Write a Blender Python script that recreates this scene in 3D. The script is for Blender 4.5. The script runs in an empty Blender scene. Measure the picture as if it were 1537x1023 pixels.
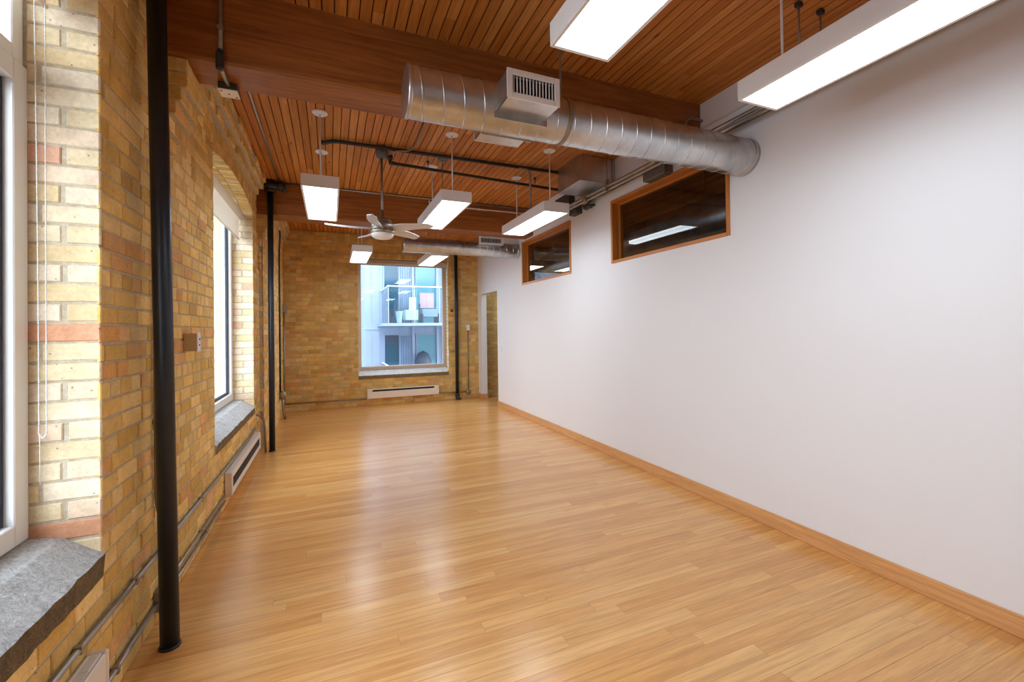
import bpy, math, random
from mathutils import Vector, Matrix
random.seed(7)
PI = math.pi
sc = bpy.context.scene
COL = sc.collection

# ------------------------------------------------------------------ room numbers (metres)
XL, XR, YB, ZC = -0.846, 3.025, 9.15, 3.43     # brick wall, white wall, end wall, ceiling
YN, XE = -2.6, 6.2                             # wall behind the camera, far wall of the next room
WT = 0.12                                      # white partition thickness

# ------------------------------------------------------------------ helpers
def lin(c):
    def f(v):
        v /= 255.0
        return v / 12.92 if v <= 0.04045 else ((v + 0.055) / 1.055) ** 2.4
    return (f(c[0]), f(c[1]), f(c[2]), 1.0)

class MB:
    """collects shapes in world space and links them as ONE mesh object"""
    def __init__(s):
        s.v = []; s.f = []; s.m = []; s.c = []; s.sm = []
    def face(s, pts, mat=0, col=(1, 1, 1, 1), smooth=False):
        b = len(s.v); s.v += [tuple(p) for p in pts]
        s.f.append(tuple(range(b, b + len(pts)))); s.m.append(mat); s.c.append(col); s.sm.append(smooth)
    def mesh(s, verts, faces, mat=0, col=(1, 1, 1, 1), smooth=False):
        b = len(s.v); s.v += [tuple(p) for p in verts]
        for f in faces:
            s.f.append(tuple(b + i for i in f)); s.m.append(mat); s.c.append(col); s.sm.append(smooth)
    def box(s, a, b, mat=0, col=(1, 1, 1, 1)):
        x0, x1 = sorted((a[0], b[0])); y0, y1 = sorted((a[1], b[1])); z0, z1 = sorted((a[2], b[2]))
        vs = [(x0, y0, z0), (x1, y0, z0), (x1, y1, z0), (x0, y1, z0), (x0, y0, z1), (x1, y0, z1), (x1, y1, z1), (x0, y1, z1)]
        s.mesh(vs, [(0, 3, 2, 1), (4, 5, 6, 7), (0, 1, 5, 4), (1, 2, 6, 5), (2, 3, 7, 6), (3, 0, 4, 7)], mat, col)
    def rbox(s, a, b, r=0.004, mat=0):
        """box with chamfered edges"""
        x0, x1 = sorted((a[0], b[0])); y0, y1 = sorted((a[1], b[1])); z0, z1 = sorted((a[2], b[2]))
        r = min(r, (x1 - x0) * .45, (y1 - y0) * .45, (z1 - z0) * .45)
        vs = {}; L = []
        def V(p):
            if p not in vs: vs[p] = len(L); L.append(p)
            return vs[p]
        X = (x0, x1); Y = (y0, y1); Z = (z0, z1); S = (1, -1)
        def cx(i, j, k): return V((X[i], Y[j] + S[j] * r, Z[k] + S[k] * r))
        def cy(i, j, k): return V((X[i] + S[i] * r, Y[j], Z[k] + S[k] * r))
        def cz(i, j, k): return V((X[i] + S[i] * r, Y[j] + S[j] * r, Z[k]))
        F = []
        q = [(0, 0), (1, 0), (1, 1), (0, 1)]
        for i in (0, 1):
            F.append([cx(i, j, k) for j, k in q]); F.append([cy(j, i, k) for j, k in q]); F.append([cz(j, k, i) for j, k in q])
        for a_ in (0, 1):
            for b_ in (0, 1):
                F.append([cx(a_, b_, 0), cx(a_, b_, 1), cy(a_, b_, 1), cy(a_, b_, 0)])
                F.append([cx(a_, 0, b_), cx(a_, 1, b_), cz(a_, 1, b_), cz(a_, 0, b_)])
                F.append([cy(0, a_, b_), cy(1, a_, b_), cz(1, a_, b_), cz(0, a_, b_)])
                for c_ in (0, 1): F.append([cx(a_, b_, c_), cy(a_, b_, c_), cz(a_, b_, c_)])
        ctr = Vector(((x0 + x1) / 2, (y0 + y1) / 2, (z0 + z1) / 2))
        FF = []
        for f in F:
            p = [Vector(L[i]) for i in f]; n = (p[1] - p[0]).cross(p[2] - p[0])
            m = sum(p, Vector()) / len(p) - ctr
            FF.append(tuple(f) if n.dot(m) > 0 else tuple(reversed(f)))
        s.mesh(L, FF, mat)
    def tube(s, path, r, seg=12, mat=0, caps=True):
        P = [Vector(p) for p in path]; n = len(P); R = r if isinstance(r, (list, tuple)) else [r] * n
        T = []
        for i in range(n):
            t = (P[min(i + 1, n - 1)] - P[max(i - 1, 0)]); T.append(t.normalized())
        u = T[0].orthogonal().normalized(); verts = []
        for i in range(n):
            u = (u - T[i] * u.dot(T[i]))
            u = u.normalized() if u.length > 1e-6 else T[i].orthogonal().normalized()
            w = T[i].cross(u)
            for k in range(seg):
                a = 2 * PI * k / seg
                verts.append(P[i] + (u * math.cos(a) + w * math.sin(a)) * R[i])
        faces = [(i * seg + k, i * seg + (k + 1) % seg, (i + 1) * seg + (k + 1) % seg, (i + 1) * seg + k) for i in range(n - 1) for k in range(seg)]
        s.mesh(verts, faces, mat, smooth=True)
        if caps:
            s.face(list(reversed(verts[:seg])), mat); s.face(verts[-seg:], mat)
    def lathe(s, c, prof, seg=32, mat=0, axis='z', smooth=True):
        """prof: list of (radius, height along axis)"""
        verts = []
        for (r, h) in prof:
            for k in range(seg):
                a = 2 * PI * k / seg; p = (r * math.cos(a), r * math.sin(a), h)
                if axis == 'x': p = (p[2], p[0], p[1])
                elif axis == 'y': p = (p[1], p[2], p[0])
                verts.append((c[0] + p[0], c[1] + p[1], c[2] + p[2]))
        n = len(prof)
        faces = [(i * seg + k, i * seg + (k + 1) % seg, (i + 1) * seg + (k + 1) % seg, (i + 1) * seg + k) for i in range(n - 1) for k in range(seg)]
        s.mesh(verts, faces, mat, smooth=smooth)
        if prof[0][0] > 1e-5: s.face(list(reversed(verts[:seg])), mat)
        if prof[-1][0] > 1e-5: s.face(verts[-seg:], mat)
    def prism(s, poly, axis, a, b, mat=0, mats=None):
        """poly in the two other axes (order kept), extruded a..b along axis"""
        def P(p, h):
            if axis == 'x': return (h, p[0], p[1])
            if axis == 'y': return (p[0], h, p[1])
            return (p[0], p[1], h)
        n = len(poly); A = [P(p, a) for p in poly]; B = [P(p, b) for p in poly]
        s.face(A, mat); s.face(list(reversed(B)), mat)
        for i in range(n):
            j = (i + 1) % n
            s.face([A[j], A[i], B[i], B[j]], mats[i] if mats else mat)
    def build(s, name, mats, parent=None, loc=None, bevel=0, recalc=True, attr=False, subd=0):
        if not isinstance(mats, (list, tuple)): mats = [mats]
        o_ = Vector(parent_world(parent)) if parent is not None else (Vector(loc) if loc else Vector())
        me = bpy.data.meshes.new(name)
        me.from_pydata([tuple(Vector(p) - o_) for p in s.v], [], s.f)
        me.polygons.foreach_set('material_index', s.m)
        me.polygons.foreach_set('use_smooth', s.sm)
        for m in mats: me.materials.append(m)
        if attr:
            a = me.attributes.new('Col', 'FLOAT_COLOR', 'CORNER'); d = []
            for f, c in zip(s.f, s.c): d += list(c) * len(f)
            a.data.foreach_set('color', d)
        if recalc:
            import bmesh
            bm = bmesh.new(); bm.from_mesh(me)
            bmesh.ops.remove_doubles(bm, verts=bm.verts, dist=1e-5) if not attr else None
            bmesh.ops.recalc_face_normals(bm, faces=bm.faces); bm.to_mesh(me); bm.free()
        me.update()
        o = bpy.data.objects.new(name, me); COL.objects.link(o)
        if parent is not None: o.parent = parent
        else: o.location = o_
        if bevel:
            b = o.modifiers.new('bevel', 'BEVEL'); b.width = bevel; b.segments = 2; b.limit_method = 'ANGLE'; b.angle_limit = 0.7
            b.harden_normals = False
        return o

def parent_world(o):
    p = Vector(o.location)
    while o.parent is not None:
        o = o.parent; p = p + Vector(o.location)
    return p

def tag(o, label=None, cat=None, group=None, kind=None):
    if label: o['label'] = label
    if cat: o['category'] = cat
    if group: o['group'] = group
    if kind: o['kind'] = kind
    return o

def thing(name, label, cat, loc, group=None):
    o = bpy.data.objects.new(name, None); COL.objects.link(o)
    o.location = loc; o.empty_display_size = 0.05
    return tag(o, label, cat, group)

def copy_tree(o, parent=None):
    c = o.copy(); COL.objects.link(c)
    if parent is not None: c.parent = parent
    for ch in [x for x in bpy.data.objects if x.parent == o]:
        if ch is not c: copy_tree(ch, c)
    return c

def bend(pts, r, n=6):
    """round the corners of a polyline"""
    P = [Vector(p) for p in pts]; out = [P[0]]
    for i in range(1, len(P) - 1):
        a, b, c = P[i - 1], P[i], P[i + 1]
        d0 = (a - b); d1 = (c - b); rr = min(r, d0.length * .49, d1.length * .49)
        p0 = b + d0.normalized() * rr; p1 = b + d1.normalized() * rr
        for k in range(n + 1):
            t = k / n; out.append(p0 * (1 - t) ** 2 + b * 2 * t * (1 - t) + p1 * t * t)
    out.append(P[-1]); return out

# ------------------------------------------------------------------ materials
def new_mat(name):
    m = bpy.data.materials.new(name); m.use_nodes = True
    nt = m.node_tree; nt.nodes.clear()
    out = nt.nodes.new('ShaderNodeOutputMaterial'); b = nt.nodes.new('ShaderNodeBsdfPrincipled')
    nt.links.new(b.outputs[0], out.inputs[0])
    return m, nt, b, out
def N(nt, t, **k):
    n = nt.nodes.new(t)
    for a, v in k.items(): setattr(n, a, v)
    return n
def L(nt, a, b): nt.links.new(a, b)
def ramp(nt, fac, stops):
    r = N(nt, 'ShaderNodeValToRGB'); e = r.color_ramp.elements
    while len(e) < len(stops): e.new(0.5)
    for i, (p, c) in enumerate(stops):
        e[i].position = p; e[i].color = c if len(c) == 4 else (*c, 1)
    L(nt, fac, r.inputs[0]); return r.outputs[0]
def coords(nt, scale=(1, 1, 1), kind='Object'):
    tc = N(nt, 'ShaderNodeTexCoord'); mp = N(nt, 'ShaderNodeMapping'); mp.inputs['Scale'].default_value = scale
    L(nt, tc.outputs[kind], mp.inputs[0]); return mp.outputs[0]
def noise(nt, vec, scale, detail=4, rough=.55, dist=0):
    n = N(nt, 'ShaderNodeTexNoise'); n.inputs['Scale'].default_value = scale; n.inputs['Detail'].default_value = detail
    n.inputs['Roughness'].default_value = rough; n.inputs['Distortion'].default_value = dist
    L(nt, vec, n.inputs['Vector']); return n.outputs['Fac']
def mixc(nt, a, b, fac, mode='MIX'):
    m = N(nt, 'ShaderNodeMix', data_type='RGBA', blend_type=mode)
    if isinstance(fac, (int, float)): m.inputs[0].default_value = fac
    else: L(nt, fac, m.inputs[0])
    for i, x in ((6, a), (7, b)):
        if isinstance(x, tuple): m.inputs[i].default_value = x
        else: L(nt, x, m.inputs[i])
    return m.outputs[2]
def bump(nt, b, h, strength=.3, dist=.01):
    n = N(nt, 'ShaderNodeBump'); n.inputs['Strength'].default_value = strength; n.inputs['Distance'].default_value = dist
    L(nt, h, n.inputs['Height']); L(nt, n.outputs[0], b.inputs['Normal'])

def plain(name, rgb, rough=.5, metal=0, var=.06, vscale=6, bumps=0, spec=.5, coat=0):
    m, nt, b, _ = new_mat(name)
    v = coords(nt); f = noise(nt, v, vscale, 5)
    c = lin(rgb); lo = tuple(x * (1 - var) for x in c[:3]) + (1,); hi = tuple(min(1, x * (1 + var)) for x in c[:3]) + (1,)
    L(nt, ramp(nt, f, [(.3, lo), (.7, hi)]), b.inputs['Base Color'])
    b.inputs['Roughness'].default_value = rough; b.inputs['Metallic'].default_value = metal
    b.inputs['Specular IOR Level'].default_value = spec
    if coat: b.inputs['Coat Weight'].default_value = coat; b.inputs['Coat Roughness'].default_value = .1
    if bumps: bump(nt, b, noise(nt, v, 60, 6), bumps, .004)
    return m

M = {}
def mat_brick():
    m, nt, b, _ = new_mat('yellow_brick')
    at = N(nt, 'ShaderNodeAttribute', attribute_name='Col')
    v = coords(nt)
    n1 = noise(nt, v, 9, 6, .6); n2 = noise(nt, v, 70, 5, .65)
    c = mixc(nt, at.outputs['Color'], ramp(nt, n1, [(.25, (.80, .77, .72)), (.75, (1.12, 1.12, 1.12))]), 1, 'MULTIPLY')
    c = mixc(nt, c, ramp(nt, n2, [(.3, (.88, .86, .83)), (.65, (1.06, 1.06, 1.06))]), 1, 'MULTIPLY')
    vo = N(nt, 'ShaderNodeTexVoronoi'); vo.inputs['Scale'].default_value = 21; L(nt, v, vo.inputs['Vector'])
    pit = ramp(nt, vo.outputs['Distance'], [(.05, (1, 1, 1)), (.10, (0, 0, 0))])
    c = mixc(nt, c, lin((92, 52, 26)), mixc(nt, pit, (.6, .6, .6, 1), 1, 'MULTIPLY'))
    L(nt, c, b.inputs['Base Color']); b.inputs['Roughness'].default_value = .85; b.inputs['Specular IOR Level'].default_value = .2
    h = mixc(nt, n2, pit, .35, 'SUBTRACT'); bump(nt, b, h, .35, .006)
    return m
M['brick'] = mat_brick()
def mat_mortar():
    m, nt, b, _ = new_mat('lime_mortar'); v = coords(nt)
    L(nt, ramp(nt, noise(nt, v, 40, 6, .7), [(.3, lin((176, 160, 132))), (.7, lin((212, 202, 182)))]), b.inputs['Base Color'])
    b.inputs['Roughness'].default_value = .95; bump(nt, b, noise(nt, v, 120, 5), .6, .006); return m
M['mortar'] = mat_mortar()
def mat_stone(name, a, c, e):
    m, nt, b, _ = new_mat(name); v = coords(nt)
    f = noise(nt, v, 11, 8, .7, 1.2); g = noise(nt, v, 42, 6, .7, 2.5)
    cc = mixc(nt, ramp(nt, f, [(.3, lin(a)), (.55, lin(c)), (.8, lin(e))]), ramp(nt, g, [(.38, (.66, .66, .66)), (.56, (1.1, 1.1, 1.1))]), 1, 'MULTIPLY')
    L(nt, cc, b.inputs['Base Color']); b.inputs['Roughness'].default_value = .9
    bump(nt, b, g, .9, .02); return m
M['sill_top'] = mat_stone('weathered_grey_stone', (196, 194, 190), (220, 219, 216), (236, 235, 233))
M['sill_face'] = mat_stone('browner_sill_face', (124, 104, 74), (148, 126, 92), (170, 148, 112))  # sill fronts and undersides coloured browner than the tops

def mat_board(name, along, rough, coat=0, coatr=.1, grain=.35, gscale=1.0, bumps=.05, knots=False, spec=.5):
    """sawn boards; along: 0 = x, 1 = y. Colour of each board comes from its own face attribute"""
    m, nt, b, _ = new_mat(name); at = N(nt, 'ShaderNodeAttribute', attribute_name='Col')
    tc = N(nt, 'ShaderNodeTexCoord')
    off = N(nt, 'ShaderNodeVectorMath', operation='MULTIPLY_ADD'); L(nt, at.outputs['Alpha'], off.inputs[0]); off.inputs[1].default_value = (37, 53, 71); L(nt, tc.outputs['Object'], off.inputs[2])
    mp = N(nt, 'ShaderNodeMapping'); mp.inputs['Scale'].default_value = (1.3 * gscale, 26 * gscale, 26 * gscale) if along == 0 else (26 * gscale, 1.3 * gscale, 26 * gscale)
    L(nt, off.outputs[0], mp.inputs[0])
    g1 = noise(nt, mp.outputs[0], 1.6, 6, .6, .6); g2 = noise(nt, mp.outputs[0], 7, 4, .6, .2)
    lo = 1 - grain; 
    c = mixc(nt, at.outputs['Color'], ramp(nt, g1, [(.3, (lo, lo * .94, lo * .86)), (.62, (1.08, 1.08, 1.08))]), 1, 'MULTIPLY')
    c = mixc(nt, c, ramp(nt, g2, [(.3, (.90, .88, .84)), (.6, (1.04, 1.04, 1.04))]), 1, 'MULTIPLY')
    if knots:
        vo = N(nt, 'ShaderNodeTexVoronoi'); vo.inputs['Scale'].default_value = 1
        mk = N(nt, 'ShaderNodeMapping'); mk.inputs['Scale'].default_value = (2.6, 7, 7) if along == 0 else (7, 2.6, 7)
        L(nt, tc.outputs['Object'], mk.inputs[0]); L(nt, mk.outputs[0], vo.inputs['Vector'])
        k = ramp(nt, vo.outputs['Distance'], [(.05, (1, 1, 1)), (.10, (0, 0, 0))])
        c = mixc(nt, c, lin((70, 34, 12)), mixc(nt, k, (.55, .55, .55, 1), 1, 'MULTIPLY'))
    L(nt, c, b.inputs['Base Color']); b.inputs['Roughness'].default_value = rough; b.inputs['Specular IOR Level'].default_value = spec
    if coat: b.inputs['Coat Weight'].default_value = coat; b.inputs['Coat Roughness'].default_value = coatr; b.inputs['Coat IOR'].default_value = 1.58
    bump(nt, b, g2, bumps, .002); return m
M['floor'] = mat_board('oak_strip_floor', 0, .5, coat=1.0, coatr=.23, grain=.19, gscale=.7, bumps=.02, spec=.15)
M['ceil'] = mat_board('stained_plank_ceiling', 1, .55, grain=.30, gscale=.8, bumps=.06, knots=True, spec=.35)
M['seam'] = plain('dark_seam', (58, 30, 14), .8)
M['floorseam'] = plain('floor_seam', (104, 66, 32), .8)

def mat_wood(name, rgb, along, grain=.4, rough=.5, sc_=1.0, coat=0):
    m, nt, b, _ = new_mat(name)
    s_ = [24 * sc_] * 3; s_[along] = 1.2 * sc_
    v = coords(nt, tuple(s_)); g1 = noise(nt, v, 1.2, 6, .6, .9); g2 = noise(nt, v, 6, 4, .6)
    c = lin(rgb); lo = (c[0] * (1 - grain), c[1] * (1 - grain * 1.15), c[2] * (1 - grain * 1.2), 1)
    cc = mixc(nt, ramp(nt, g1, [(.3, lo), (.6, c)]), ramp(nt, g2, [(.3, (.85, .82, .78)), (.6, (1.05, 1.05, 1.05))]), 1, 'MULTIPLY')
    L(nt, cc, b.inputs['Base Color']); b.inputs['Roughness'].default_value = rough
    if coat: b.inputs['Coat Weight'].default_value = coat; b.inputs['Coat Roughness'].default_value = .25
    bump(nt, b, g2, .12, .004); return m
M['beam'] = mat_wood('douglas_fir_beam', (160, 99, 45), 0, .45, .45)
M['firX'] = mat_wood('fir_trim_x', (205, 132, 58), 0, .3, .4)
M['firY'] = mat_wood('fir_trim_y', (205, 132, 58), 1, .3, .4)
M['firZ'] = mat_wood('fir_trim_z', (205, 132, 58), 2, .3, .4)
M['base'] = mat_wood('oak_baseboard', (224, 170, 112), 1, .2, .4)

def mat_paint(name, rgb, rough=.75):
    m, nt, b, _ = new_mat(name); v = coords(nt); c = lin(rgb)
    f = noise(nt, v, 1.2, 3)
    L(nt, ramp(nt, f, [(.3, tuple(x * .985 for x in c[:3])), (.7, c)]), b.inputs['Base Color'])
    b.inputs['Roughness'].default_value = rough; b.inputs['Specular IOR Level'].default_value = .25
    bump(nt, b, noise(nt, v, 320, 3), .04, .001); return m
M['paint'] = mat_paint('white_wall_paint', (236, 237, 240))
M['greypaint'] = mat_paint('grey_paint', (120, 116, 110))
M['white'] = plain('white_enamel', (232, 230, 228), .42, var=.015)
M['vinyl'] = plain('white_vinyl_frame', (236, 236, 234), .4, var=.015)
M['taupe'] = plain('taupe_frame', (196, 178, 160), .5, var=.03)
M['gasket'] = plain('dark_gasket', (44, 52, 66), .6)
def mat_fabric(name, rgb, tr):
    m, nt, b, out = new_mat(name); v = coords(nt); c = lin(rgb)
    L(nt, ramp(nt, noise(nt, v, 90, 4), [(.3, tuple(x * .96 for x in c[:3])), (.7, c)]), b.inputs['Base Color']); b.inputs['Roughness'].default_value = .9
    t = N(nt, 'ShaderNodeBsdfTranslucent'); t.inputs[0].default_value = c; mx = N(nt, 'ShaderNodeMixShader'); mx.inputs[0].default_value = tr
    L(nt, b.outputs[0], mx.inputs[1]); L(nt, t.outputs[0], mx.inputs[2]); L(nt, mx.outputs[0], out.inputs[0]); return m
M['blind'] = mat_fabric('ivory_blind_fabric', (240, 231, 218), .5)
M['taupe_blind'] = plain('taupe_blind_fabric', (190, 172, 152), .8, var=.04, vscale=60)
M['black'] = plain('black_painted_iron', (24, 32, 42), .38, var=.15, vscale=25, bumps=.08)
M['iron'] = plain('old_black_pipe', (42, 40, 38), .55, var=.25, vscale=18, bumps=.1)
M['steel'] = plain('galvanised_conduit', (172, 168, 160), .38, .85, var=.1, vscale=14)
M['dullsteel'] = plain('dull_grey_conduit', (150, 138, 120), .5, .55, var=.15, vscale=14)
M['greybox'] = plain('grey_steel_box', (112, 110, 106), .5, .5, var=.1)
M['darkgrey'] = plain('dark_grey_box', (74, 74, 72), .55, .2, var=.1)
M['dark'] = plain('dark_void', (18, 16, 15), .8)
M['nickel'] = plain('brushed_nickel', (150, 140, 128), .38, .8, var=.1)
M['silver'] = plain('silver_fan_blade', (206, 204, 204), .4, .25, var=.04)
M['heater'] = plain('almond_heater_enamel', (234, 224, 212), .45, var=.02)
M['tan'] = plain('tan_enamel', (196, 172, 132), .5, var=.02)
M['redbox'] = plain('red_enamel', (120, 40, 28), .5)
M['chain'] = plain('white_bead_chain', (226, 224, 220), .4)
def mat_galv():
    m, nt, b, _ = new_mat('spiral_galvanised_steel'); v = coords(nt)
    f = noise(nt, v, 5, 6, .6); g = noise(nt, v, 34, 4, .6)
    c = mixc(nt, ramp(nt, f, [(.3, lin((176, 178, 180))), (.7, lin((216, 216, 216)))]), ramp(nt, g, [(.3, (.95, .95, .95)), (.7, (1.03, 1.03, 1.03))]), 1, 'MULTIPLY')
    L(nt, c, b.inputs['Base Color']); b.inputs['Metallic'].default_value = .92
    L(nt, ramp(nt, f, [(.3, (.27, .27, .27)), (.7, (.34, .34, .34))]), b.inputs['Roughness']); return m
M['galv'] = mat_galv()
def mat_glass(name, tint=(1, 1, 1), ior=1.5, rough=0.0):
    m = bpy.data.materials.new(name); m.use_nodes = True; nt = m.node_tree; nt.nodes.clear()
    out = N(nt, 'ShaderNodeOutputMaterial'); mx = N(nt, 'ShaderNodeMixShader'); fr = N(nt, 'ShaderNodeFresnel'); ge = N(nt, 'ShaderNodeNewGeometry'); mr = N(nt, 'ShaderNodeMapRange'); mr.inputs[3].default_value = ior; mr.inputs[4].default_value = 1 / ior; L(nt, ge.outputs['Backfacing'], mr.inputs[0]); L(nt, mr.outputs[0], fr.inputs[0])
    t = N(nt, 'ShaderNodeBsdfTransparent'); t.inputs[0].default_value = (*tint, 1); g = N(nt, 'ShaderNodeBsdfGlossy'); g.inputs['Roughness'].default_value = rough
    L(nt, fr.outputs[0], mx.inputs[0]); L(nt, t.outputs[0], mx.inputs[1]); L(nt, g.outputs[0], mx.inputs[2]); L(nt, mx.outputs[0], out.inputs[0]); return m
M['glass'] = mat_glass('window_glass', (.97, .99, 1.0), 1.8)
M['inglass'] = mat_glass('interior_glass', (.70, .70, .68), 1.75)
M['railglass'] = mat_glass('balcony_glass', (.86, .95, .96), 1.75)
def mat_emit(name, strength):
    m = bpy.data.materials.new(name); m.use_nodes = True; nt = m.node_tree; nt.nodes.clear()
    out = N(nt, 'ShaderNodeOutputMaterial'); e = N(nt, 'ShaderNodeEmission')
    tc = N(nt, 'ShaderNodeTexCoord'); sp = N(nt, 'ShaderNodeSeparateXYZ'); L(nt, tc.outputs['Object'], sp.inputs[0])
    # two tubes behind the lens: brighter along x = +-0.06
    a = N(nt, 'ShaderNodeMath', operation='ABSOLUTE'); L(nt, sp.outputs['X'], a.inputs[0])
    mr = N(nt, 'ShaderNodeMapRange'); mr.inputs[1].default_value = 0; mr.inputs[2].default_value = .06; mr.inputs[3].default_value = .72; mr.inputs[4].default_value = 1.0
    L(nt, a.outputs[0], mr.inputs[0])
    mu = N(nt, 'ShaderNodeMath', operation='MULTIPLY'); L(nt, mr.outputs[0], mu.inputs[0]); mu.inputs[1].default_value = strength
    L(nt, mu.outputs[0], e.inputs['Strength']); e.inputs['Color'].default_value = (.82, .92, 1, 1)
    L(nt, e.outputs[0], out.inputs[0]); return m
LAMP = 9.0
M['lens'] = mat_emit('lit_lamp_lens', LAMP)
M['bowl'] = plain('frosted_white_glass', (238, 234, 230), .35, var=.01)
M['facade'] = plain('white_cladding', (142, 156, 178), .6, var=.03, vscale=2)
M['teal'] = plain('teal_window_glass', (30, 74, 96), .12, 0, var=.25, vscale=.8, spec=.5)
M['tealpale'] = plain('pale_teal_glass', (82, 138, 156), .15, 0, var=.12, vscale=.9, spec=.6)
M['slate'] = plain('dark_slate_panel', (50, 64, 84), .5, var=.1)
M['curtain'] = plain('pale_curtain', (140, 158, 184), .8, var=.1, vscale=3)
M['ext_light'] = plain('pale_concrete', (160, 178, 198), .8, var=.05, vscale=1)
M['ground'] = plain('lane_asphalt', (120, 122, 124), .9, var=.1)
M['pink'] = plain('dusty_pink_cushion', (190, 150, 170), .8)
M['cane'] = plain('grey_woven_cane', (196, 200, 206), .8, var=.15, vscale=30)

# ------------------------------------------------------------------ brick builder
TONE = [1.0, .98, .90]
def brick_col(z=1.0, u=0.0):
    r = random.random()
    band = .36 if 1.30 < z < 1.56 else (.16 if z < .5 else .07)
    if r < band: c = random.choice([(234, 184, 130), (236, 190, 138), (228, 176, 118), (238, 194, 148)])
    else:
        c = random.choice([(240, 208, 146), (236, 202, 136), (232, 196, 126), (242, 212, 154), (224, 186, 114), (238, 204, 140), (243, 216, 162), (234, 198, 130)])
    k = random.uniform(.92, 1.05)
    return lin(tuple(min(255, x * k * t) for x, t in zip(c, TONE)))

def one_brick(mb, f, u0, u1, z0, z1, d=0.0, back=-.012, cham=.004, col=None):
    j = lambda s: random.uniform(-s, s)
    d = d + j(.0015); z0 += j(.0015); z1 += j(.0015)
    O = [(u0, z0), (u1, z0), (u1, z1), (u0, z1)]
    I = [(u0 + cham, z0 + cham), (u1 - cham, z0 + cham), (u1 - cham, z1 - cham), (u0 + cham, z1 - cham)]
    B = [f(u, z, back) for u, z in O]; E_ = [f(u, z, d - .004) for u, z in O]; F = [f(u, z, d) for u, z in I]
    vs = B + E_ + F; fs = [(8, 9, 10, 11)]
    for i in range(4):
        k = (i + 1) % 4; fs += [(i, k, 4 + k, 4 + i), (4 + i, 4 + k, 8 + k, 8 + i)]
    mb.mesh(vs, fs, 0, col)

PITCH, JT = .077, .0095
def brick_field(mb, f, u0, u1, z0, z1, holes=(), mortar=True, zoff=0.0, seed=0):
    """running bond with a header course every sixth row; holes(z)->list of (a,b) intervals"""
    random.seed(seed); k = 0; z = z0 + zoff
    while z < z1 - .02:
        za, zb = z, min(z + PITCH, z1)
        zm = (za + zb) / 2
        hs = sorted(h for H in holes for h in [H(zm)] if h)
        segs = []; a = u0
        for (p, q) in hs:
            if p > a: segs.append((a, min(p, u1)))
            a = max(a, q)
        if a < u1: segs.append((a, u1))
        for (p, q) in segs:
            if q - p < .01: continue
            if mortar: mb.face([f(p, za, -.006), f(q, za, -.006), f(q, zb, -.006), f(p, zb, -.006)], 1)
            head = (k % 6 == 4)
            L_ = .105 if head else .212
            u = u0 - (L_ * .5 if k % 2 else 0) - random.uniform(0, .03)
            while u < q:
                w = L_ if random.random() > .12 or head else random.choice([.105, .16])
                a_, b_ = max(u + JT / 2, p + (.0 if u < p else JT / 2)), min(u + w - JT / 2, q)
                if b_ - a_ > .018: one_brick(mb, f, a_, b_, za + JT / 2, zb - JT / 2, col=brick_col(zm))
                u += w
        z += PITCH; k += 1

# ------------------------------------------------------------------ left brick wall with two arched windows
W1 = (0.30, 2.236, .624, 2.95, .09)      # y0, y1, sill edge z, spring z, rise
W2 = (4.07, 5.98, .606, 2.945, .095)
XF = -1.06                                # room face of the window frames
def arch_z(W, y):
    y0, y1, _, sp, rise = W; h = (y1 - y0) / 2; c = (y0 + y1) / 2
    R = (h * h + rise * rise) / (2 * rise)
    return sp + rise - R + math.sqrt(max(0, R * R - (y - c) ** 2))
def hole_fn(W, zb):
    y0, y1, _, sp, rise = W
    def h(z):
        if z < zb: return None
        if z < sp + .012: return (y0, y1)
        if z < sp + rise + .215: return (y0 + .0, y1 - .0)     # the ring of rowlocks fills this band
        return None
    return h
YS = 6.45                                 # beyond the second beam the wall steps into the room
XL2 = -0.80
wall = MB()
fl = lambda u, z, d: (XL + d, u, z)
fl2 = lambda u, z, d: (XL2 + d, u, z)
brick_field(wall, fl, YN, YS, 0.0, ZC, [hole_fn(W1, W1[2] - .081), hole_fn(W2, W2[2] - .061)], seed=11)
brick_field(wall, fl2, YS, YB, 0.0, ZC, [], seed=12)
wall.face([(XL - .006, YS, 0), (XL2 - .006, YS, 0), (XL2 - .006, YS, ZC), (XL - .006, YS, ZC)], 1)
random.seed(6); z = 0.0                      # brick ends on the small step in the wall
while z < 3.1:
    f = lambda u, z_, d: (u, YS - d, z_)
    one_brick(wall, f, XL - .004, XL2 - .001, z + JT / 2, z + PITCH - JT / 2, back=-.01, col=brick_col(z)); z += PITCH
random.seed(5)
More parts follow.
